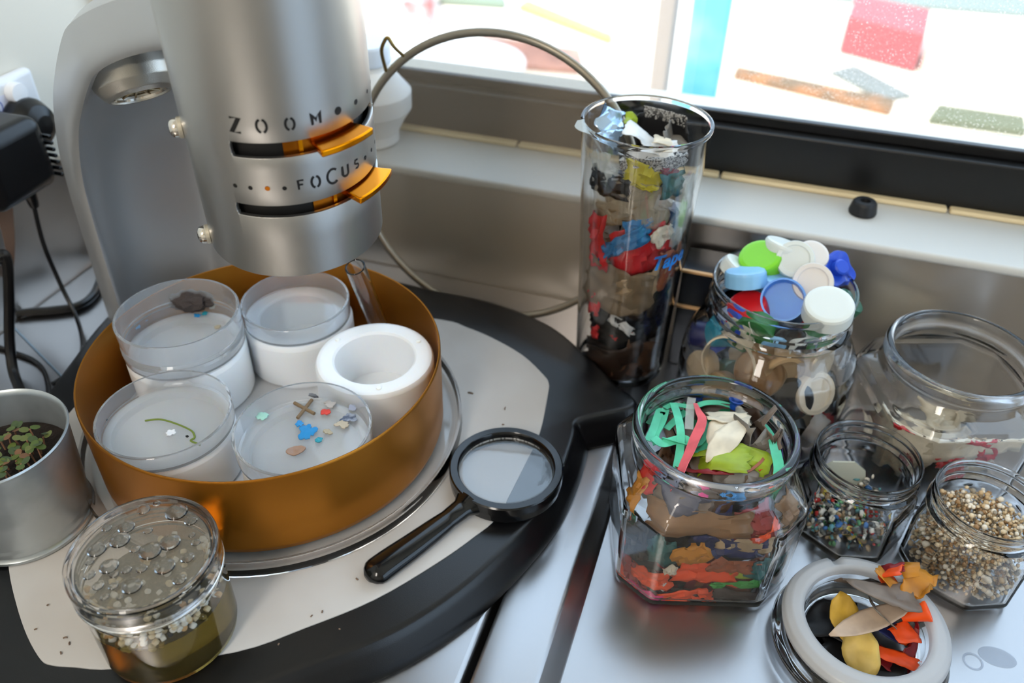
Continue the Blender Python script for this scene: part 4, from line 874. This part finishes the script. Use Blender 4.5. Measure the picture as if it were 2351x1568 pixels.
o = mk('white_strap', *ribbon([Vector((cc_[0]+(Rc(z)-.0025)*math.cos(t), cc_[1]+(Rc(z)-.0025)*math.sin(t), z)) for t, z in [jar_hit(cc_, .050, *p) for p in [(1700, 755), (1718, 800), (1745, 830), (1780, 848), (1800, 858)]]], .0030, Vector((.3, .2, 1))), K['cream']); tag(o, 'thin cream strap curling down inside the cap jar', 'strap')

# ------------------------------------------------------------------ eight sided jars
def octjar(name, c, yaw, zt, label, a=.0510, ch=.0185, rr=.0466, shoulder=.066, wall=.0022):
    sh, cs = octa(1.0, ch/a); A = octa_angles(cs, 288); k = zt/.097
    o_ = [(a*.945, .0004, 1), (a*.975, .0016, 1), (a*.985, .0050, 1), (a*1.0, .045*k, 1), (a*1.01, .0585*k, 1), (a*.995, shoulder*k, 1), (a*.955, .0710*k, .9), (a*.88, .0770*k, .45), (rr*.945, .0815*k, .06), (rr*.925, .0835*k, 0), (rr*.94, .0855*k, 0), (rr*.985, .0870*k, 0), (rr*1.0, .0890*k, 0), (rr*1.0, .0935*k, 0), (rr*.985, .0958*k, 0), (rr*.96, .0970*k, 0), (rr*.915, .0970*k, 0), (rr*.895, .0960*k, 0), (rr*.875, .0930*k, 0)]
    i_ = [(rr*.870, .0835*k, 0), (rr*.885, .0805*k, .06), (a*.83, .0755*k, .45), (a*.89, .0700*k, .9), (a-wall, .0640*k, 1), (a-wall, .045*k, 1), (a*.985-wall, .0060, 1), (a*.95-wall, .0036, 1)]
    V, F = lathe([(0, .0004)]+o_+i_+[(0, .0034)], shape=sh, angles=A)
    o = mk(name, V, F, GLASS, None, 60); o.location = (c[0], c[1], 0); o.rotation_euler = (0, 0, yaw); tag(o, label, 'glass jar')
    def Rin(t, z):
        t -= yaw; zz = z/k
        if zz < .064: return (a*.985-wall)*sh(t)
        if zz < .0835: f_ = (zz-.064)/.0195; return ((a-wall)*(1-f_)+rr*.87*f_)*((1-f_)*sh(t)+f_)
        return rr*.870
    return o, Rin
hx = (.0082, .3615); hyaw = math.radians(16.3)
HJ, RH = octjar('octagonal_jar', hx, hyaw, .0970, 'eight sided glass jar stuffed with balloon scraps and ribbons')
RHi = lambda a, z: RH(a, z)-.0006
hex_s = [((1610, 1212), 230, 62, 'kraft', .03, 'wide brown kraft scrap behind the front of the balloon jar'), ((1560, 1165), 150, 46, 'taupe', -.1, 'grey brown sheet under the rim of the balloon jar'), ((1720, 1245), 150, 60, 'tan', -.15, 'tan scrap at the right front of the balloon jar'), ((1590, 1272), 76, 60, 'ochre', .4, 'ochre yellow balloon knot in the balloon jar'),
 ((1500, 1312), 90, 50, 'orange', .2, 'orange balloon ring at the left front of the balloon jar'), ((1625, 1325), 140, 70, 'orange', -.1, 'large orange balloon scrap in the balloon jar'), ((1580, 1372), 100, 50, 'orange', .3, 'orange balloon scrap near the foot of the balloon jar'), ((1452, 1292), 80, 100, 'dred', .1, 'deep red balloon at the left of the balloon jar'), ((1460, 1345), 90, 60, 'red', -.3, 'red balloon scrap at the lower left of the balloon jar'),
 ((1500, 1352), 80, 40, 'magenta', .2, 'crimson balloon curl near the foot of the balloon jar'), ((1555, 1390), 90, 18, 'ochre', 0, 'yellow strip along the foot of the balloon jar'), ((1675, 1265), 150, 70, 'navy', .1, 'navy balloon scrap in the middle of the balloon jar'), ((1745, 1285), 90, 60, 'teal', -.3, 'dark teal scrap at the right of the balloon jar'), ((1690, 1338), 120, 18, 'green', .12, 'thin green strip near the foot of the balloon jar'), ((1700, 1318), 60, 22, 'lime', .2, 'lime green curl near the foot of the balloon jar'),
 ((1765, 1290), 40, 120, 'tan', -.25, 'upright tan paper strip at the right of the balloon jar'), ((1650, 1378), 190, 50, 'darkbrown', 0, 'dark brown scrap along the foot of the balloon jar'), ((1525, 1332), 26, 30, 'white', .4, 'white chip beside the crimson curl'), ((1543, 1298), 26, 26, 'cream', .1, 'cream chip beside the orange ring'), ((1750, 1215), 66, 20, 'orange', .8, 'orange strip slanting at the upper right of the balloon jar'), ((1740, 1208), 90, 70, 'dred', .1, 'dark red scrap behind the slanting orange strip'), ((1480, 1230), 70, 100, 'black', .2, 'black scrap at the left corner of the balloon jar'),
 ((1448, 1225), 34, 80, 'orange', .1, 'orange strip on the left side of the balloon jar'), ((1462, 1240), 22, 34, 'green', .1, 'green fleck on the left side of the balloon jar'), ((1468, 1130), 44, 70, 'ochre', .2, 'ochre balloon neck at the left shoulder of the balloon jar'), ((1470, 1100), 60, 60, 'red', .4, 'red scrap at the left shoulder of the balloon jar'), ((1425, 1180), 24, 80, 'cream', .1, 'cream strip at the far left of the balloon jar'), ((1540, 1142), 120, 60, 'slate' if 'slate' in C_ else 'grey', -.4, 'grey film under the front rim of the balloon jar'),
 ((1702, 1166), 40, 24, 'blue', .2, 'bright blue balloon nozzle under the front rim'), ((1660, 1160), 26, 18, 'blue', -.2, 'small blue curl left of the blue nozzle'), ((1612, 1132), 34, 26, 'magenta', .1, 'magenta scrap under the front rim of the balloon jar'), ((1800, 1165), 70, 60, 'kraft', .1, 'brown scrap at the right shoulder of the balloon jar'), ((1520, 1255), 90, 70, 'teal', .3, 'dark green scrap left of the ochre knot'), ((1440, 1330), 20, 110, 'pink', .9, 'pink ribbon slanting at the lower left of the balloon jar'), ((1690, 1300), 120, 40, 'rust', 0, 'rust brown scrap above the thin green strip'), ((1455, 1175), 60, 60, 'dgreen', .2, 'deep green scrap on the left side of the balloon jar')]
hex_s += [((1440, 1362), 110, 40, 'orange', -.6, 'orange scrap along the left foot of the balloon jar'), ((1520, 1396), 130, 30, 'dred', -.05, 'dark red scrap along the near foot of the balloon jar'), ((1640, 1398), 150, 30, 'brown', .02, 'brown scrap along the near foot of the balloon jar'), ((1735, 1395), 90, 34, 'teal', .1, 'dark teal scrap at the right foot of the balloon jar'), ((1785, 1345), 80, 50, 'tan', .5, 'tan scrap at the right corner foot of the balloon jar'), ((1820, 1230), 60, 120, 'kraft', .1, 'brown paper on the right side of the balloon jar'), ((1800, 1300), 70, 90, 'dgreen', .1, 'deep green scrap on the right side of the balloon jar')]
for k, (px, wd, hh, cn, ro, lab) in enumerate(hex_s):
    wall_scrap('balloon_scrap', hx, RHi, px, .0480, wd, hh, cm(cn), lab, k+120, ro, .0003+.0012*(k % 3), .0050, zlim=(.0040, .0835))
for k, (px, cn, lab) in enumerate([((1480, 1340), 'darkbrown', 'dark brown backing film at the left inside the balloon jar'), ((1580, 1350), 'dred', 'dark red backing film low inside the balloon jar'), ((1690, 1350), 'rust', 'rust brown backing film low inside the balloon jar'), ((1770, 1310), 'teal', 'dark teal backing film at the right inside the balloon jar'), ((1500, 1250), 'black', 'black backing film at the left inside the balloon jar'), ((1600, 1260), 'navy', 'navy backing film in the middle of the balloon jar'), ((1720, 1250), 'darkbrown', 'dark brown backing film in the middle of the balloon jar'), ((1620, 1165), 'brown', 'brown backing film under the rim of the balloon jar')]):
    wall_scrap('balloon_film', hx, RHi, px, .0480, 190, 130, cm(cn), lab, 250+k, .1*k, .0062, .0040, zlim=(.0048, .0780))
for k, (z, cn) in enumerate([(.022, 'darkbrown'), (.034, 'dred'), (.046, 'black'), (.056, 'kraft'), (.064, 'taupe')]):
    o = wad('balloon_wad', (hx[0], hx[1], z), (.085, .085), cm(cn), 'crumpled %s wad in the core of the balloon jar' % dict(darkbrown='dark brown', dred='dark red', black='black', kraft='brown paper', taupe='taupe')[cn], 170+k, 10, 2.0, squash=.6)
    for v in o.data.vertices:
        r = math.hypot(v.co.x, v.co.y)
        if r > .038: v.co.x *= .038/r; v.co.y *= .038/r
        v.co.z = max(-.011, min(.011, v.co.z))
ch_ = (hx[0], hx[1], .0385)
def rib(px, z, wd, cn, lab, up=(0, 0, 1), tw=.0, name='ribbon', zs=None):
    pts = [spot(p[0], p[1], (zs[i] if zs else z)) for i, p in enumerate(px)]
    for p in pts:
        dx, dy = p.x-hx[0], p.y-hx[1]; r = math.hypot(dx, dy); lim = .0392
        if r > lim: p.x = hx[0]+dx*lim/r; p.y = hx[1]+dy*lim/r
    o = mk(name, *ribbon(pts, wd, Vector(up), tw), cm(cn), None, 30); return tag(o, lab, 'ribbon')
def hwad(px, z, s, cn, lab, seed, **k): return top_wad(px, z, (s[0]*1.22, s[1]*1.22), cn, lab, seed, name='balloon_scrap', cat='balloon', clip=ch_, **k)
hwad((1640, 925), .0760, (.040, .017), 'dgreen', 'deep green balloon spread at the back of the balloon jar', 201, folds=2, fang=.5, shape='leaf', rz=1.75)
hwad((1600, 955), .0720, (.030, .020), 'dgreen', 'deep green balloon fold among the mint ribbons', 202, folds=3, fang=.6)
rib([(1690, 930), (1655, 918), (1620, 925), (1590, 934), (1560, 930), (1535, 922), (1512, 925)], .0815, .0042, 'mint', 'long mint ribbon arching along the back of the balloon jar', tw=.3)
rib([(1488, 1012), (1500, 985), (1512, 950), (1516, 944), (1522, 952), (1528, 942), (1520, 970), (1505, 1000), (1508, 1020)], .0810, .0046, 'mint', 'zigzag mint ribbon at the left of the balloon jar', tw=.5)
rib([(1546, 925), (1556, 955), (1562, 985), (1563, 1010), (1560, 1040), (1553, 1078)], .0835, .0046, 'mint', 'mint ribbon running front to back across the balloon jar', tw=.2, zs=[.083, .085, .085, .083, .080, .077])
rib([(1500, 1005), (1520, 1018), (1545, 1012), (1570, 1008), (1588, 1022), (1560, 1018), (1520, 1008)], .0825, .0050, 'mint', 'tangled mint ribbon knot at the left of the balloon jar', tw=1.2)
rib([(1608, 950), (1620, 975), (1620, 1000), (1606, 1020), (1588, 1026)], .0800, .0034, 'mint', 'curled mint ribbon beside the pink strip', tw=.8)
rib([(1628, 1010), (1618, 1026), (1600, 1036), (1588, 1046)], .0780, .0044, 'mint', 'short mint ribbon end beside the lime balloon', tw=.4)
rib([(1480, 970), (1490, 955), (1505, 945), (1525, 940)], .0780, .0050, 'dgreen', 'dark green ribbon at the far left of the balloon jar', tw=.4)
rib([(1530, 985), (1545, 970), (1562, 955), (1575, 945)], .0780, .0040, 'mint', 'mint ribbon slanting under the knot', tw=.2)
rib([(1482, 935), (1510, 918), (1540, 912), (1556, 915)], .0790, .0060, 'newsprint', 'grey translucent strip at the back left of the balloon jar', tw=.3)
rib([(1586, 908), (1585, 935), (1583, 965), (1582, 985)], .0840, .0050, 'clearfilm', 'clear tape strip standing at the back of the balloon jar', tw=.1)
rib([(1596, 926), (1604, 945), (1612, 962), (1606, 985), (1596, 1005), (1584, 1035), (1570, 1065), (1560, 1092)], .0870, lambda t: .0022+.0046*min(1, t*2.2), 'pink', 'coral pink twisted strip across the balloon jar', tw=.9, zs=[.085, .087, .088, .088, .0875, .087, .0855, .084])
rib([(1548, 1118), (1540, 1135), (1536, 1150)], .0750, .0060, 'pink', 'coral pink strip end below the front rim', zs=[.080, .075, .071])
rib([(1745, 962), (1762, 985), (1774, 1010), (1782, 1040), (1788, 1070), (1790, 1095)], .0860, lambda t: .002+.0036*min(1, t*2), 'mint', 'mint ribbon hanging at the right of the balloon jar', tw=.5, zs=[.082, .085, .087, .087, .085, .083])
rib([(1795, 1115), (1800, 1150), (1803, 1188)], .08, .0040, 'mint', 'mint ribbon end pressed to the right glass', up=(.3, -1, 0), zs=[.078, .068, .058])
rib([(1505, 1092), (1520, 1118), (1536, 1128), (1548, 1115)], .0780, .0036, 'mint', 'mint ribbon loop below the left rim', tw=.6)
hwad((1652, 1000), .0850, (.0125, .026), 'cream', 'cream folded balloon panel at the middle of the balloon jar', 210, folds=2, fang=.5, shape='leaf', rz=.15, tilt=-.1)
hwad((1672, 1005), .0875, (.0120, .036), 'cream', 'long cream balloon tail crossing the cream panel', 211, folds=2, fang=.35, shape='leaf', rz=-.45, tilt=-.05)
hwad((1672, 958), .0860, (.020, .010), 'cream', 'cream balloon top fold at the middle of the balloon jar', 212, folds=2, fang=.5, rz=.2)
hwad((1640, 1062), .0800, (.034, .016), 'lime', 'lime green balloon at the front of the balloon jar', 213, folds=4, fang=.7, rz=.1)
hwad((1712, 1072), .0790, (.022, .018), 'lime', 'lime green balloon end at the right front of the balloon jar', 214, folds=4, fang=.7)
hwad((1640, 1040), .0810, (.022, .006), 'lime', 'rolled lime green edge above the lime balloon', 215, folds=3, fang=.6)
hwad((1738, 1000), .0810, (.028, .024), 'taupe', 'taupe crumpled balloon at the right of the balloon jar', 216, folds=7, fang=1.2)
hwad((1775, 1020), .0780, (.024, .024), 'darkbrown', 'dark brown crumpled balloon at the far right of the balloon jar', 217, folds=7, fang=1.2)
hwad((1705, 1010), .0800, (.018, .018), 'grey', 'grey balloon fold beside the cream tail', 218, folds=5, fang=1.0)
hwad((1720, 962), .0790, (.020, .016), 'clearfilm', 'clear bluish film at the back right of the balloon jar', 219, folds=3, fang=.7)
hwad((1668, 1096), .0800, (.014, .016), 'grey', 'grey balloon curl at the front rim of the balloon jar', 220, folds=6, fang=1.2)
hwad((1692, 1098), .0790, (.014, .012), 'taupe', 'taupe balloon curl beside the grey curl', 221, folds=6, fang=1.2)
hwad((1748, 1038), .0800, (.016, .016), 'grey', 'grey frayed strip at the right of the balloon jar', 222, folds=7, fang=1.3)
hwad((1812, 1035), .0800, (.012, .018), 'purple', 'purple balloon at the right inside of the balloon jar', 223, folds=4, fang=.8)
hwad((1735, 1062), .0785, (.010, .004), 'orange', 'small orange strip beside the lime balloon end', 224, folds=1, fang=.3, rz=-.8)
hwad((1610, 1085), .0760, (.024, .012), 'dred', 'dark red scrap under the lime balloon', 225, folds=4, fang=.8)
hwad((1650, 1010), .0700, (.050, .050), 'darkbrown', 'dark brown balloon lining under the ribbons', 226, folds=4, fang=.5)
hwad((1780, 1080), .0740, (.026, .018), 'kraft', 'brown paper scrap at the right front of the balloon jar', 227, folds=3, fang=.6)
hwad((1540, 1060), .0740, (.022, .020), 'brown', 'brown scrap under the mint ribbons at the left front', 228, folds=4, fang=.8)
rib([(1700, 1090), (1725, 1078), (1745, 1062), (1755, 1050)], .0825, .0016, 'rust', 'thin rust brown stalk across the lime balloon end', tw=.3)
V, F = lathe([(.0026, 0), (.0030, .0008), (.0028, .0034), (.0042, .0050), (.0046, .0058), (.0042, .0064), (.0036, .0058), (.0024, .0040), (.0022, 0)], 24, True); o = mk('balloon_neck', V, F, mat('royal_rubber', (24, 70, 160), .35)); o.location = spot(1684, 938, .0800); o.rotation_euler = (-.25, .1, 0); tag(o, 'royal blue balloon neck ring at the back of the balloon jar', 'balloon')

# empty jar behind on the right: a few pale and red scraps inside
ex = (.1485, .4860); eyaw = math.radians(20)
EJ, RE = octjar('octagonal_jar', ex, eyaw, .0940, 'wide eight sided glass jar with cream and red scraps by the splashback')
REi = lambda a, z: RE(a, z)-.001
for k, (px, wd, hh, cn, ro, lab) in enumerate([((2150, 985), 290, 160, 'cream', .1, 'large cream scrap low in the wide jar'), ((2230, 960), 130, 100, 'tan', .0, 'tan scrap in the middle of the wide jar'), ((2090, 960), 46, 40, 'red', .3, 'red scrap at the upper left inside the wide jar'), ((2265, 1010), 60, 46, 'red', -.3, 'red scrap at the right inside the wide jar'), ((2265, 1045), 40, 30, 'red', .2, 'small red scrap below the red scrap at the right'), ((2180, 1060), 60, 30, 'red', .1, 'red scrap near the foot of the wide jar'), ((2300, 990), 160, 150, 'cream', .2, 'cream scrap at the right of the wide jar'), ((2075, 1020), 120, 140, 'beige', .1, 'beige scrap at the left of the wide jar'), ((2100, 1045), 30, 44, 'dred', .2, 'dark red fleck at the left of the wide jar')]):
    wall_scrap('paper_scrap', ex, REi, px, .0480, wd, hh, cm(cn), lab, k+300, ro, .0010+.0015*(k % 3) if cn in ('cream', 'tan', 'beige') else .0003, .004, zlim=(.0075, .060))
for k, (dx, dy) in enumerate([(-.012, .0), (.015, .01)]):
    o = wad('paper_wad', (ex[0]+dx, ex[1]+dy, .022), (.05, .05), cm('cream' if k == 0 else 'beige'), 'crumpled %s wad in the wide jar' % ('cream' if k == 0 else 'beige'), 330+k, 8, 1.6)
    for v in o.data.vertices: v.co.z = max(-.014, min(.018, v.co.z)); v.co.x = max(-.026, min(.026, v.co.x)); v.co.y = max(-.026, min(.026, v.co.y))

# ------------------------------------------------------------------ small jars
def smalljar(c, yaw, label, a=.0325, rr=.0312, zt=.0620):
    sh, cs = octa(1.0, .62); A = octa_angles(cs, 240)
    o_ = [(a*.93, .0004, 1), (a*.98, .0014, 1), (a*1.0, .0040, 1), (a*1.01, .0320, 1), (a*.99, .0385, .9), (a*.97, .0420, .4), (rr*.99, .0455, 0), (rr*.975, .0470, 0), (rr*1.02, .0482, 0), (rr*1.03, .0495, 0), (rr*.985, .0508, 0), (rr*.96, .0520, 0), (rr*.96, .0545, 0), (rr*.995, .0562, 0), (rr*.995, .0572, 0), (rr*.965, .0582, 0), (rr*.965, .0600, 0), (rr*.985, .0610, 0), (rr*.985, .0617, 0), (rr*.965, .0621, 0), (rr*.935, .0616, 0)]
    i_ = [(rr*.905, .055, 0), (rr*.905, .0470, 0), (a*.90, .0405, .4), (a-.0028, .0370, .9), (a-.0026, .0320, 1), (a-.0028, .0055, 1), (a*.85, .0036, 1)]
    V, F = lathe([(0, .0004)]+o_+i_+[(0, .0034)], shape=sh, angles=A); o = mk('jam_jar', V, F, GLASS, None, 60); o.location = (c[0], c[1], 0); o.rotation_euler = (0, 0, yaw); tag(o, label, 'glass jar'); return o
sj = (.0990, .4060); bj = (.1655, .3925)
sJ = smalljar(sj, .25, 'small eight sided glass jar part filled with microplastic bits'); bJ = smalljar(bj, .40, 'small eight sided glass jar filled with plastic beads at the right')
# pale card standing inside the small jar
cp_ = [(-.0150, .008), (-.0150, .030), (-.010, .036), (.004, .036), (.013, .028), (.0165, .016), (.0165, .008)]
q0 = Vector((sj[0], sj[1], 0)); dr = Vector((.955, .297, 0)); bk = Vector((-.297, .955, 0))
V = [q0+dr*x+bk*(.0205-.06*(z-.006))+Vector((0, 0, z)) for x, z in cp_]; V += [v+bk*.0012 for v in V]; n = len(cp_)
o = mk('card', V, [list(range(n))[::-1], list(range(n, 2*n))]+[[i, (i+1) % n, n+(i+1) % n, n+i] for i in range(n)], mat('pale_green_card', (206, 212, 200), .6)); tag(o, 'pale greenish card standing inside the small microplastic jar', 'card')
RG = random.Random(9)
IV, IF = ico(1)
def stuff_cloud(name, c, pts, mats, label, cat, lump=.25, flat=.7):
    me = bpy.data.meshes.new(name); VV, FF, MI = [], [], []
    for p, s, mi in pts:
        R = Matrix.Rotation(RG.uniform(0, 6), 3, 'Z') @ Matrix.Rotation(RG.uniform(0, 6), 3, 'X'); b = len(VV)
        sc = Vector((1+RG.uniform(-lump, lump), 1+RG.uniform(-lump, lump), flat+RG.uniform(-lump, lump)))
        for v in IV: VV.append(Vector(p)+R @ Vector((v.x*sc.x, v.y*sc.y, v.z*sc.z))*s)
        for f in IF: FF.append([b+i for i in f]); MI.append(mi)
    me.from_pydata([tuple(v) for v in VV], [], FF); 
    for m_ in mats: me.materials.append(m_)
    me.polygons.foreach_set('material_index', MI); me.polygons.foreach_set('use_smooth', [True]*len(FF)); me.update()
    o = link(name, me); return tag(o, label, cat, kind='stuff')
bits = [mat('bit_'+n, c, .5) for n, c in dict(white=(226, 222, 212), tan=(176, 150, 116), blue=(60, 110, 170), green=(90, 160, 110), red=(196, 44, 40), grey=(110, 112, 110), black=(34, 34, 36), yellow=(206, 186, 80), orange=(220, 100, 60), teal=(90, 150, 160)).items()]
pts = []
for _ in range(650):
    a = RG.uniform(0, 2*PI); r = .0272*math.sqrt(RG.uniform(0, 1)); z = RG.uniform(.0065, .0180+.006*math.sin(a*1.5)*r/.027)
    pts.append(((sj[0]+r*math.cos(a), sj[1]+r*math.sin(a), z), RG.uniform(.0011, .0024), RG.choices(range(10), (5, 4, 3, 2, 1.6, 4, 4, 1, 1, 2))[0]))
stuff_cloud('microplastic_bits', sj, pts, bits, 'loose multicoloured microplastic bits in the small jar', 'bits', .45, .6)
bd = [mat('bead_'+n, c, .45) for n, c in dict(white=(236, 226, 208), tan=(204, 176, 136), brown=(158, 122, 82), cream=(224, 204, 170), grey=(150, 140, 124)).items()]
pts = []
for _ in range(2300):
    a = RG.uniform(0, 2*PI); r = .0282*math.sqrt(RG.uniform(.25, 1)); z = RG.uniform(.0062, .0400)
    lim = .0290 if z < .036 else .0270
    r = min(r, lim-.0012); pts.append(((bj[0]+r*math.cos(a), bj[1]+r*math.sin(a), z), RG.uniform(.0008, .0014), RG.choices(range(5), (2.2, 4, 3, 3.5, 2))[0]))
for _ in range(700):
    a = RG.uniform(0, 2*PI); r = .0262*math.sqrt(RG.random()); pts.append(((bj[0]+r*math.cos(a), bj[1]+r*math.sin(a), RG.uniform(.0380, .0425)), RG.uniform(.0008, .0014), RG.choices(range(5), (2, 4, 3, 3, 2))[0]))
stuff_cloud('plastic_granules', bj, pts, bd, 'heaped tan and white plastic granules filling the right small jar', 'granules', .35, .75)
BVm = [mesh('plastic_bead', BV, BF, m_, 60) for m_ in bd]
for k in range(150):
    if k < 90: a = RG.uniform(0, 2*PI); r = .0258*math.sqrt(RG.random()); z = .0428+RG.uniform(0, .0022)
    else:
        a = math.atan2(-bj[1], -bj[0])+RG.uniform(-1.5, 1.5); r = .0286; z = RG.uniform(.010, .034)
    mi = RG.choices(range(5), (5, 2, 1, 3, .5))[0]; o = link('plastic_bead', BVm[mi]); s = RG.uniform(.0010, .0019)
    o.location = (bj[0]+r*math.cos(a), bj[1]+r*math.sin(a), z); o.scale = (s, s*RG.uniform(.8, 1), s*RG.uniform(.75, 1)); o.rotation_euler = (RG.uniform(0, 3), RG.uniform(0, 3), 0)
    cn = ('white', 'tan', 'brown', 'cream', 'grey')[mi]; wh = 'lying on top of the granules' if k < 90 else 'pressed to the glass of the granule jar'
    tag(o, '%s plastic bead %s' % (cn, wh), 'bead', '%s beads %s' % (cn, wh))

# ------------------------------------------------------------------ glass lid turned over, with balloons inside
lx = Vector((.1060, .3145, 0))
gl = thing('upturned_jar_lid', 'upturned glass jar lid with a frosted gasket holding balloons', 'lid', (lx.x, lx.y, .0004))
lp = [(0, .0004), (.030, .0004), (.038, .0010), (.0440, .0030), (.0468, .0060), (.0470, .0085), (.0450, .0110), (.0418, .0130), (.0405, .0150), (.0400, .0220), (.0370, .0228), (.0335, .0225), (.0315, .0205), (.0308, .0120), (.0300, .0070), (.0270, .0050), (0, .0045)]
mk('lid_body', shift(lathe(lp, 96)[0], lx), lathe(lp, 96)[1], GLASS, gl, 50)
gp = [(.0322, .0230), (.0330, .0262), (.0350, .0275), (.0395, .0272), (.0428, .0250), (.0440, .0215), (.0432, .0185), (.0412, .0175), (.0408, .0190), (.0404, .0222), (.0370, .0231)]
V, F = lathe(gp[::-1], 96, True)
for v in V:   # small tear at the back of the gasket
    a = math.atan2(v.y, v.x)
    if abs(a-1.98) < .05 and v.xy.length > .037: v.z -= .004
mk('gasket', shift(V, lx), F, FROST, gl, 60)
cl_ = (lx.x, lx.y, .0290)
def lwad(px, z, s, cn, lab, seed, **k):
    return top_wad(px, z, (s[0]*1.28, s[1]*1.28), cn, lab, seed, name='balloon_scrap', cat='balloon', **k)
lwad((1905, 1420), .0090, (.022, .024), 'black', 'black balloon lying flat at the left of the glass lid', 401, folds=2, fang=.3, clip=cl_)
lwad((1985, 1520), .0090, (.034, .016), 'black', 'black balloon at the near side of the glass lid', 402, folds=3, fang=.4, clip=cl_)
lwad((2060, 1520), .0100, (.026, .012), 'dred', 'dark red balloon at the near side of the glass lid', 403, folds=3, fang=.5, clip=cl_)
lwad((2018, 1350), .0330, (.030, .032), 'taupe', 'grey taupe crumpled balloon leaning on the gasket', 404, folds=4, fang=.55)
lwad((1938, 1415), .0200, (.0125, .022), 'ochre2' if 'ochre2' in C_ else 'ochre', 'yellow spotted balloon at the left of the glass lid', 405, folds=2, fang=.6, shape='leaf', rz=.2, tilt=.35)
lwad((1978, 1492), .0180, (.0150, .022), 'yellow2' if 'yellow2' in C_ else 'tan', 'pale yellow balloon at the near side of the glass lid', 406, folds=2, fang=.5, shape='oval', rz=.3, tilt=.2)
lwad((2060, 1425), .0200, (.010, .034), 'grey', 'grey folded balloon strip under the pale tail', 407, folds=4, fang=.8, rz=-.95)
lwad((2005, 1420), .0290, (.0110, .044), 'cream2' if 'cream2' in C_ else 'tan', 'long pinkish beige balloon tail lying across the lid', 408, folds=1, fang=.25, shape='leaf', rz=-.90, amp=.03)
lwad((2078, 1455), .0190, (.018, .024), 'orange', 'bright orange balloon in the glass lid', 409, folds=6, fang=1.0, shape='oval', clip=cl_)
lwad((2112, 1470), .0160, (.010, .024), 'dred', 'deep red balloon beside the bright orange balloon', 410, folds=5, fang=.9, clip=cl_)
lwad((2108, 1342), .0330, (.016, .018), 'ochre', 'ochre crumpled balloon perched on the back of the gasket', 411, folds=6, fang=.9)
lwad((2045, 1322), .0330, (.018, .010), 'orange', 'small orange balloon scrap at the back of the lid', 412, folds=5, fang=1.0)
lwad((2048, 1305), .0350, (.010, .008), 'dred', 'small dark red tip at the back of the lid', 413, folds=4, fang=1.0)
lwad((2050, 1345), .0320, (.018, .007), 'ochre', 'narrow ochre strip below the small orange scrap', 414, folds=3, fang=.6, rz=-.6)
lwad((2042, 1445), .0180, (.010, .008), 'navy', 'navy balloon scrap beside the bright orange balloon', 415, folds=3, fang=.8)
lwad((2060, 1510), .0150, (.018, .006), 'orange', 'orange balloon edge at the near side of the lid', 416, folds=2, fang=.5)
ax = (CR*.8+_u*.35-_f*.35).normalized(); V, F = lathe([(.0022, 0), (.0036, .006), (.0050, .0120), (.0056, .0132), (.0056, .0142), (.0048, .0145), (.0042, .0135), (.0030, .006)], 28, True)
o = mk('balloon_neck', place(V, spot(2070, 1418, .0240), ax), F, mat('orange_rubber', (240, 84, 20), .4)); tag(o, 'open orange balloon neck pointing right in the glass lid', 'balloon')
